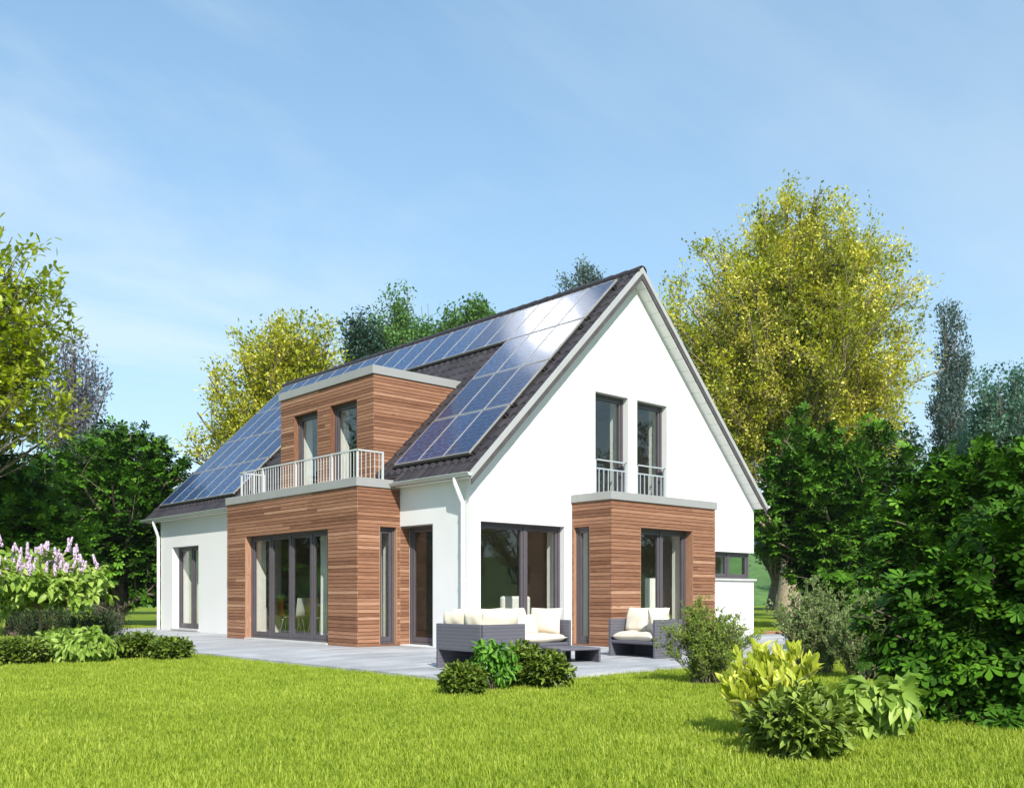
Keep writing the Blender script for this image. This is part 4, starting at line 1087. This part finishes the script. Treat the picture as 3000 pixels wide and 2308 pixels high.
# ================================================================== grass
def grass():
    rng = np.random.default_rng(9)
    def tuft(nb, rad, h, w_):
        an = rng.uniform(0, 6.28, nb); rr = rad * np.sqrt(rng.random(nb)); px, py = rr * np.cos(an), rr * np.sin(an)
        hd = rng.uniform(0, 6.28, nb); lean = rng.uniform(.05, .6, nb); hh = h * rng.uniform(.5, 1.15, nb)
        V = []; F3 = []; F4 = []; 
        for i in range(nb):
            dx, dy = math.cos(hd[i]), math.sin(hd[i]); sx, sy = -dy * w_ / 2, dx * w_ / 2; o = len(V)
            for t, k in ((0, 1), (.45, .9), (.8, .55)):
                q = lean[i] * hh[i] * t * t; z = hh[i] * (t - .18 * lean[i] * t * t)
                V += [(px[i] + dx * q + sx * k, py[i] + dy * q + sy * k, z), (px[i] + dx * q - sx * k, py[i] + dy * q - sy * k, z)]
            q = lean[i] * hh[i] * 1.1; V.append((px[i] + dx * q, py[i] + dy * q, hh[i] * (1 - .2 * lean[i])))
            F4 += [(o, o + 1, o + 3, o + 2), (o + 2, o + 3, o + 5, o + 4)]; F3.append((o + 4, o + 5, o + 6))
        lr = rng.random(nb)
        me = mesh_np('grass_tuft', np.array(V), [np.array(F4), np.array(F3)], np.concatenate([np.repeat(lr, 2), lr]), [M['l_grass']])
        return bpy.data.objects.new('grass_tuft', me)
    def field(name, label, cells_, dens, tufts):
        mb = MB()
        for (x0, x1, y0, y1) in cells_: mb.add([(x0, y0, GZ), (x1, y0, GZ), (x1, y1, GZ), (x0, y1, GZ)], [(0, 1, 2, 3)])
        ob = mb.build(name, M['l_grass'], None, recalc=False)
        tag(ob, label, 'grass', kind='stuff')
        ng = bpy.data.node_groups.new(name, 'GeometryNodeTree')
        ng.interface.new_socket('Geometry', in_out='INPUT', socket_type='NodeSocketGeometry')
        ng.interface.new_socket('Geometry', in_out='OUTPUT', socket_type='NodeSocketGeometry')
        N = ng.nodes; gi = N.new('NodeGroupInput'); go = N.new('NodeGroupOutput')
        dp = N.new('GeometryNodeDistributePointsOnFaces'); dp.inputs['Density'].default_value = dens; dp.inputs['Seed'].default_value = 4
        ip = N.new('GeometryNodeInstanceOnPoints'); oi = N.new('GeometryNodeObjectInfo'); oi.inputs['Object'].default_value = tufts
        oi.inputs['As Instance'].default_value = True
        rv_ = N.new('FunctionNodeRandomValue'); rv_.data_type = 'FLOAT_VECTOR'
        rv_.inputs[0].default_value = (-.12, -.12, 0); rv_.inputs[1].default_value = (.12, .12, 6.283)
        rs = N.new('FunctionNodeRandomValue'); rs.data_type = 'FLOAT'
        rs.inputs[2].default_value = .65; rs.inputs[3].default_value = 1.25
        no = N.new('ShaderNodeTexNoise'); no.inputs['Scale'].default_value = 1.3; ps = N.new('GeometryNodeInputPosition')
        mm = N.new('ShaderNodeMath'); mm.operation = 'MULTIPLY'; ma = N.new('ShaderNodeMath'); ma.operation = 'ADD'; ma.inputs[1].default_value = .5
        L_ = ng.links.new
        L_(gi.outputs[0], dp.inputs['Mesh']); L_(dp.outputs['Points'], ip.inputs['Points']); L_(oi.outputs['Geometry'], ip.inputs['Instance'])
        L_(rv_.outputs[0], ip.inputs['Rotation']); L_(ps.outputs[0], no.inputs['Vector']); L_(no.outputs[0], ma.inputs[0]); L_(rs.outputs[1], mm.inputs[0]); L_(ma.outputs[0], mm.inputs[1])
        L_(mm.outputs[0], ip.inputs['Scale']); L_(ip.outputs[0], go.inputs[0])
        md = ob.modifiers.new('scatter', 'NODES'); md.node_group = ng
        return ob
    near, mid, far = [], [], []
    st = .5; X0, Y0_ = -4.13, -5.25
    for i in range(-90, 110):
        for j in range(-60, 130):
            x0, y0 = X0 + i * st, Y0_ + j * st; cx, cy = x0 + st / 2, y0 + st / 2
            if cx > -4.13 and cy > -5.25 and cx < 12.2 and cy < 16.4: continue
            dx, dy = cx - CAM[0], cy - CAM[1]; d = dx * FW[0] + dy * FW[1]; r = dx * RT[0] + dy * RT[1]
            if d < 3.6 or abs(r) > d * .54 * 1.12 + 1.2: continue
            if d > 40: continue
            if cx > 1.5 and cy > 16.4 and cx < 9: continue
            (near if d < 9.5 else mid if d < 19 else far).append((x0, x0 + st, y0, y0 + st))
    field('grass', 'short bright green lawn grass in the foreground', near, 950, tuft(12, .035, .074, .0058))
    field('grass', 'lawn grass between the foreground and the terrace', mid, 450, tuft(15, .05, .062, .0085))
    field('grass', 'lawn grass far out beside and behind the house', far, 110, tuft(26, .10, .065, .013))
grass()

# stones beside the rosemary
for i, (x, d, s) in enumerate(((2188, 14.9, .11), (2215, 15.1, .085), (2150, 14.6, .08))):
    bm = bmesh.new(); bmesh.ops.create_icosphere(bm, subdivisions=3, radius=1)
    rr = random.Random(i)
    k = [Vector([rr.uniform(-1, 1) for _ in range(3)]) * 2 for _ in range(3)]
    for v in bm.verts:
        f = 1 + .13 * math.sin(v.co.dot(k[0]) * 2) + .1 * math.sin(v.co.dot(k[1]) * 3)
        v.co = Vector((v.co.x * 1.4, v.co.y, v.co.z * .75)) * f * s
    me = bpy.data.meshes.new('stone'); bm.to_mesh(me); bm.free(); me.materials.append(M['rock'])
    me.polygons.foreach_set('use_smooth', [True] * len(me.polygons))
    o = bpy.data.objects.new('stone', me); COL.objects.link(o); c = at(x, d); o.location = (c.x, c.y, GZ + s * .5)
    tag(o, ('larger round grey brown stone beside the fine leaved shrub', 'small stone right of the larger round stone', 'small stone left of the larger round stone')[i], 'stone')

# ================================================================== terrace furniture
def rbox(P, *a): pass
def sofa_part(name, boxes, root, mat='wicker', bevel=.012):
    m = MB()
    for b_ in boxes: m.box(*b_)
    return m.build(name, M[mat], root, bevel=bevel)
def pillow(loc, w_, h_, t, rx, rz, label, seed=0, name='cushion', parent=None, flat=False, group='cream cushions on the terrace seats'):
    n = 18; rr = random.Random(seed); ph = [rr.uniform(0, 6) for _ in range(6)]; m = MB(); vs = []
    for s in (1, -1):
        for j in range(n + 1):
            for i in range(n + 1):
                u, v = -1 + 2 * i / n, -1 + 2 * j / n
                e = max(0, (1 - abs(u) ** (6 if flat else 3.2))) ** .5 * max(0, (1 - abs(v) ** (6 if flat else 3.2))) ** .5
                pin = 1 - (.02 if flat else .055) * (1 - (abs(u) * abs(v)) ** 1) * (max(abs(u), abs(v)) ** 4)
                x = u * w_ / 2 * pin * 1; y = v * h_ / 2 * pin
                z = s * t / 2 * e * (1 + .10 * math.sin(3 * u + ph[0] + 2 * v) + .07 * math.sin(5 * v + ph[1]) + .05 * math.sin(7 * u + ph[2] - 4 * v)) + s * .006
                z += .012 * math.sin(2.2 * u + ph[3]) * math.sin(2 * v + ph[4])
                vs.append((x, y, z))
    k = (n + 1) ** 2; fs = []
    for off in (0, k): fs += [(off + j * (n + 1) + i, off + j * (n + 1) + i + 1, off + (j + 1) * (n + 1) + i + 1, off + (j + 1) * (n + 1) + i) for j in range(n) for i in range(n)]
    ring = [i for i in range(n + 1)] + [(j) * (n + 1) + n for j in range(1, n + 1)] + [n * (n + 1) + i for i in range(n - 1, -1, -1)] + [j * (n + 1) for j in range(n - 1, 0, -1)]
    fs += [(ring[i], ring[(i + 1) % len(ring)], ring[(i + 1) % len(ring)] + k, ring[i] + k) for i in range(len(ring))]
    m.add(vs, fs)
    o = m.build(name, M['cream'], None, smooth=True)
    if parent is not None:
        o.parent = parent; loc = Vector(loc) - ORG[parent.name]
    else: tag(o, label, 'cushion', group)
    o.location = loc; o.rotation_euler = (R(rx), 0, R(rz)); return o
H_ = .64
# corner seat (backs towards the camera)
c0 = Vector((-2.75, -3.55, 0)); cs_ = thing('corner_seat', c0, 'dark rattan corner seat with its back to the lawn, left end of the group', 'sofa')
sofa_part('backrest', [(-3.15, -3.09, -4.0, -3.01, .26, H_), (-3.15, -2.37, -4.07, -4.01, .26, H_)], cs_)
sofa_part('end_panel', [(-3.15, -2.42, -3.07, -3.012, 0, .258)], cs_)
sofa_part('end_panel', [(-2.43, -2.372, -4.0, -3.075, 0, .258)], cs_)
sofa_part('seat_frame', [(-3.088, -2.371, -4.008, -3.012, .262, .30)], cs_)
pillow((-2.73, -3.52, .37), .7, .96, .15, 0, 0, '', 1, 'seat_cushion', cs_, True)
pillow((-2.98, -3.28, .60), .50, .42, .17, 78, 90, 'cream cushion on the corner seat, at its left end', 2)
pillow((-2.98, -3.74, .60), .50, .42, .17, 78, 90, 'cream cushion on the corner seat, next to the left end one', 22)
pillow((-2.74, -3.93, .60), .66, .42, .16, 80, 180, 'wide cream cushion on the corner seat back nearest the camera', 3)
# bench sofa (facing the camera)
b0_ = Vector((-1.35, -2.6, 0)); bs_ = thing('bench_sofa', b0_, 'dark rattan sofa facing the lawn in front of the wide window', 'sofa')
sofa_part('backrest', [(-2.24, -.44, -2.16, -2.10, .26, H_)], bs_)
sofa_part('end_panel', [(-2.30, -2.245, -3.05, -2.10, 0, H_)], bs_)
sofa_part('end_panel', [(-.435, -.38, -3.05, -2.10, 0, H_)], bs_)
sofa_part('seat_frame', [(-2.244, -.436, -3.04, -2.165, .22, .28)], bs_)
sofa_part('base_panel', [(-2.244, -.436, -2.22, -2.165, .0, .219)], bs_)
pillow((-1.80, -2.60, .345), .86, .86, .15, 0, 0, '', 4, 'seat_cushion', bs_, True)
pillow((-.90, -2.60, .345), .90, .86, .15, 0, 0, '', 5, 'seat_cushion', bs_, True)
for i, (x, y, wd, rz, rx, lb_) in enumerate(((-1.98, -2.32, .52, 4, 74, 'cream cushion leftmost along the back of the bench sofa'), (-1.48, -2.33, .52, -3, 74, 'cream cushion second from the left along the back of the bench sofa'), (-.98, -2.34, .52, 2, 74, 'cream cushion third from the left along the back of the bench sofa'),
                                  (-.56, -2.62, .58, -72, 75, 'cream cushion leaning on the right end panel of the bench sofa'))):
    pillow((x, y, .62), wd, .44, .17, rx, rz, lb_, 10 + i)
pillow((-.98, -2.62, .57), .36, .34, .12, 68, -14, 'small square cream cushion in the middle of the bench sofa', 15)
# armchair
ar = thing('rattan_armchair', (1.0, -3.4, 0), 'dark rattan armchair with cream cushions right of the coffee table', 'armchair')
sofa_part('end_panel', [(.70, 1.36, -2.94, -2.88, 0, H_)], ar)
sofa_part('end_panel', [(.70, 1.36, -3.98, -3.92, 0, H_)], ar)
sofa_part('backrest', [(1.30, 1.36, -3.918, -2.942, .25, H_)], ar)
sofa_part('seat_frame', [(.71, 1.298, -3.918, -2.942, .22, .28)], ar)
sofa_part('base_panel', [(1.24, 1.298, -3.918, -2.942, 0, .219)], ar)
pillow((1.0, -3.43, .345), .62, .94, .15, 0, 0, '', 6, 'seat_cushion', ar, True)
pillow((1.12, -3.18, .62), .48, .44, .17, 72, -82, 'cream cushion at the left of the rattan armchair', 31)
pillow((1.16, -3.60, .62), .46, .44, .16, 75, -96, 'cream cushion behind in the middle of the rattan armchair', 32)
pillow((1.0, -3.80, .62), .52, .44, .16, 76, 8, 'cream cushion leaning on the near end panel of the rattan armchair', 33)
ar.rotation_euler = (0, 0, R(-4))
for o in list(bpy.data.objects):      # its loose cushions turn with it
    if o.get('label', '').endswith('rattan armchair') and o.get('category') == 'cushion':
        v = Matrix.Rotation(R(-4), 4, 'Z') @ (o.location - Vector((1.0, -3.4, 0))); o.location = v + Vector((1.0, -3.4, 0)); o.rotation_euler.z += R(-4)
# coffee table
ct = thing('coffee_table', (-.80, -3.40, 0), 'low dark rattan coffee table between sofa and armchair', 'table')
sofa_part('table_top', [(-1.16, -.44, -3.78, -3.02, .19, .228)], ct)
sofa_part('end_panel', [(-1.16, -1.125, -3.78, -3.02, 0, .189)], ct)
sofa_part('end_panel', [(-.475, -.44, -3.78, -3.02, 0, .189)], ct)
ct.rotation_euler = (0, 0, R(-16))

# ================================================================== haze
hz = MB(); hz.box(-405, 405, -405, 405, -1.2, 29)
m_ = bpy.data.materials.new('air_haze'); m_.use_nodes = True; t_h = NT(m_)
pv = t_h.n('ShaderNodeVolumePrincipled'); pv.inputs['Color'].default_value = (.80, .89, 1.0, 1); pv.inputs['Density'].default_value = .0002; pv.inputs['Anisotropy'].default_value = .2
oo = t_h.n('ShaderNodeOutputMaterial'); t_h.l(pv.outputs[0], oo.inputs['Volume'])
ho = hz.build('haze', m_, None); ho['kind'] = 'stuff'
# ================================================================== light and sky
sun_dir = Vector((.5, 1.0, -.9)).normalized()
sd_ = bpy.data.lights.new('sun', 'SUN'); sd_.energy = 5.0; sd_.angle = R(.6); sd_.color = (1.0, .955, .88)
so = bpy.data.objects.new('sun', sd_); COL.objects.link(so); so.rotation_euler = sun_dir.to_track_quat('-Z', 'Y').to_euler(); so.location = (-20, -40, 40)
wd = bpy.data.worlds.new('World'); sc.world = wd; wd.use_nodes = True
t = NT(wd)
sky = t.n('ShaderNodeTexSky', sky_type='NISHITA'); sky.sun_disc = False
el = math.asin(-sun_dir.z); sky.sun_elevation = el
sky.sun_rotation = math.atan2(-sun_dir.x, -sun_dir.y)
sky.air_density = 1.0; sky.dust_density = .6; sky.ozone_density = 2.2; sky.altitude = 100
tc = t.n('ShaderNodeTexCoord')
sx = t.n('ShaderNodeSeparateXYZ'); t.l(tc.outputs['Generated'], sx.inputs[0])
# thin cirrus on a plane overhead
den = t.math('ADD', t.math('MAXIMUM', sx.outputs['Z'], 0.0), .12)
cb = t.n('ShaderNodeCombineXYZ'); t.l(t.math('DIVIDE', sx.outputs['X'], den), cb.inputs[0]); t.l(t.math('DIVIDE', sx.outputs['Y'], den), cb.inputs[1])
mp = t.n('ShaderNodeMapping'); t.l(cb.outputs[0], mp.inputs[0]); mp.inputs['Rotation'].default_value = (0, 0, R(-50)); mp.inputs['Scale'].default_value = (.42, 1.0, 1)
mp.inputs['Location'].default_value = (1.3, .4, 0)
n1 = t.noise(mp.outputs[0], .75, 9, .62, .5)
side = t.n('ShaderNodeVectorMath', operation='DOT_PRODUCT'); t.l(tc.outputs['Generated'], side.inputs[0]); side.inputs[1].default_value = (-RT[0], -RT[1], -.5)
msk = t.ramp(t.math('ADD', side.outputs['Value'], .35), [(.05, .35), (.55, 1.0)])
cl_ = t.math('MULTIPLY', t.ramp(n1, [(.44, 0.0), (.66, .65)]), msk)
skyv = t.mix(1.0, sky.outputs[0], (.58, 1.32, 1.92), 'ADD')
hzf = t.ramp(sx.outputs['Z'], [(0, .80), (.12, .58), (.30, .25), (.55, .05)])
skyv = t.mix(hzf, skyv, (4.2, 5.6, 6.1))
skyc = t.mix(cl_, skyv, (6.0, 6.7, 7.0))
# added bright sky patch behind the house, aimed to glare off the panels
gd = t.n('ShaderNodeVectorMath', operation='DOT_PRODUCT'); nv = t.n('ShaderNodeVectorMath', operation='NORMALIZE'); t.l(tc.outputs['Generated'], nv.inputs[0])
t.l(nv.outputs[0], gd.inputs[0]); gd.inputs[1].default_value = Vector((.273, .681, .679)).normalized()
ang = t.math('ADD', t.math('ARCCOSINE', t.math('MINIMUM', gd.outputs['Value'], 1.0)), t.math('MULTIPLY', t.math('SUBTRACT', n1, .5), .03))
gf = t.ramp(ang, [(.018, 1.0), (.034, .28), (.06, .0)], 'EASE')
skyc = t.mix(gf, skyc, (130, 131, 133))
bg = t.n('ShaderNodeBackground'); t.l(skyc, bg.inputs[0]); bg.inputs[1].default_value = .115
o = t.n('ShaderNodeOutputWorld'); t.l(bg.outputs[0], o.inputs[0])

sc.view_settings.view_transform = 'Standard'; sc.view_settings.look = 'None'; sc.view_settings.exposure = 0.42; sc.view_settings.gamma = 1
sc.cycles.use_denoising = True
try: sc.cycles.denoiser = 'OPENIMAGEDENOISE'
except Exception: pass
sc.cycles.max_bounces = 8; sc.cycles.transparent_max_bounces = 12; sc.cycles.diffuse_bounces = 3; sc.cycles.glossy_bounces = 4
sc.cycles.sample_clamp_indirect = 8; sc.cycles.caustics_reflective = False; sc.cycles.caustics_refractive = False
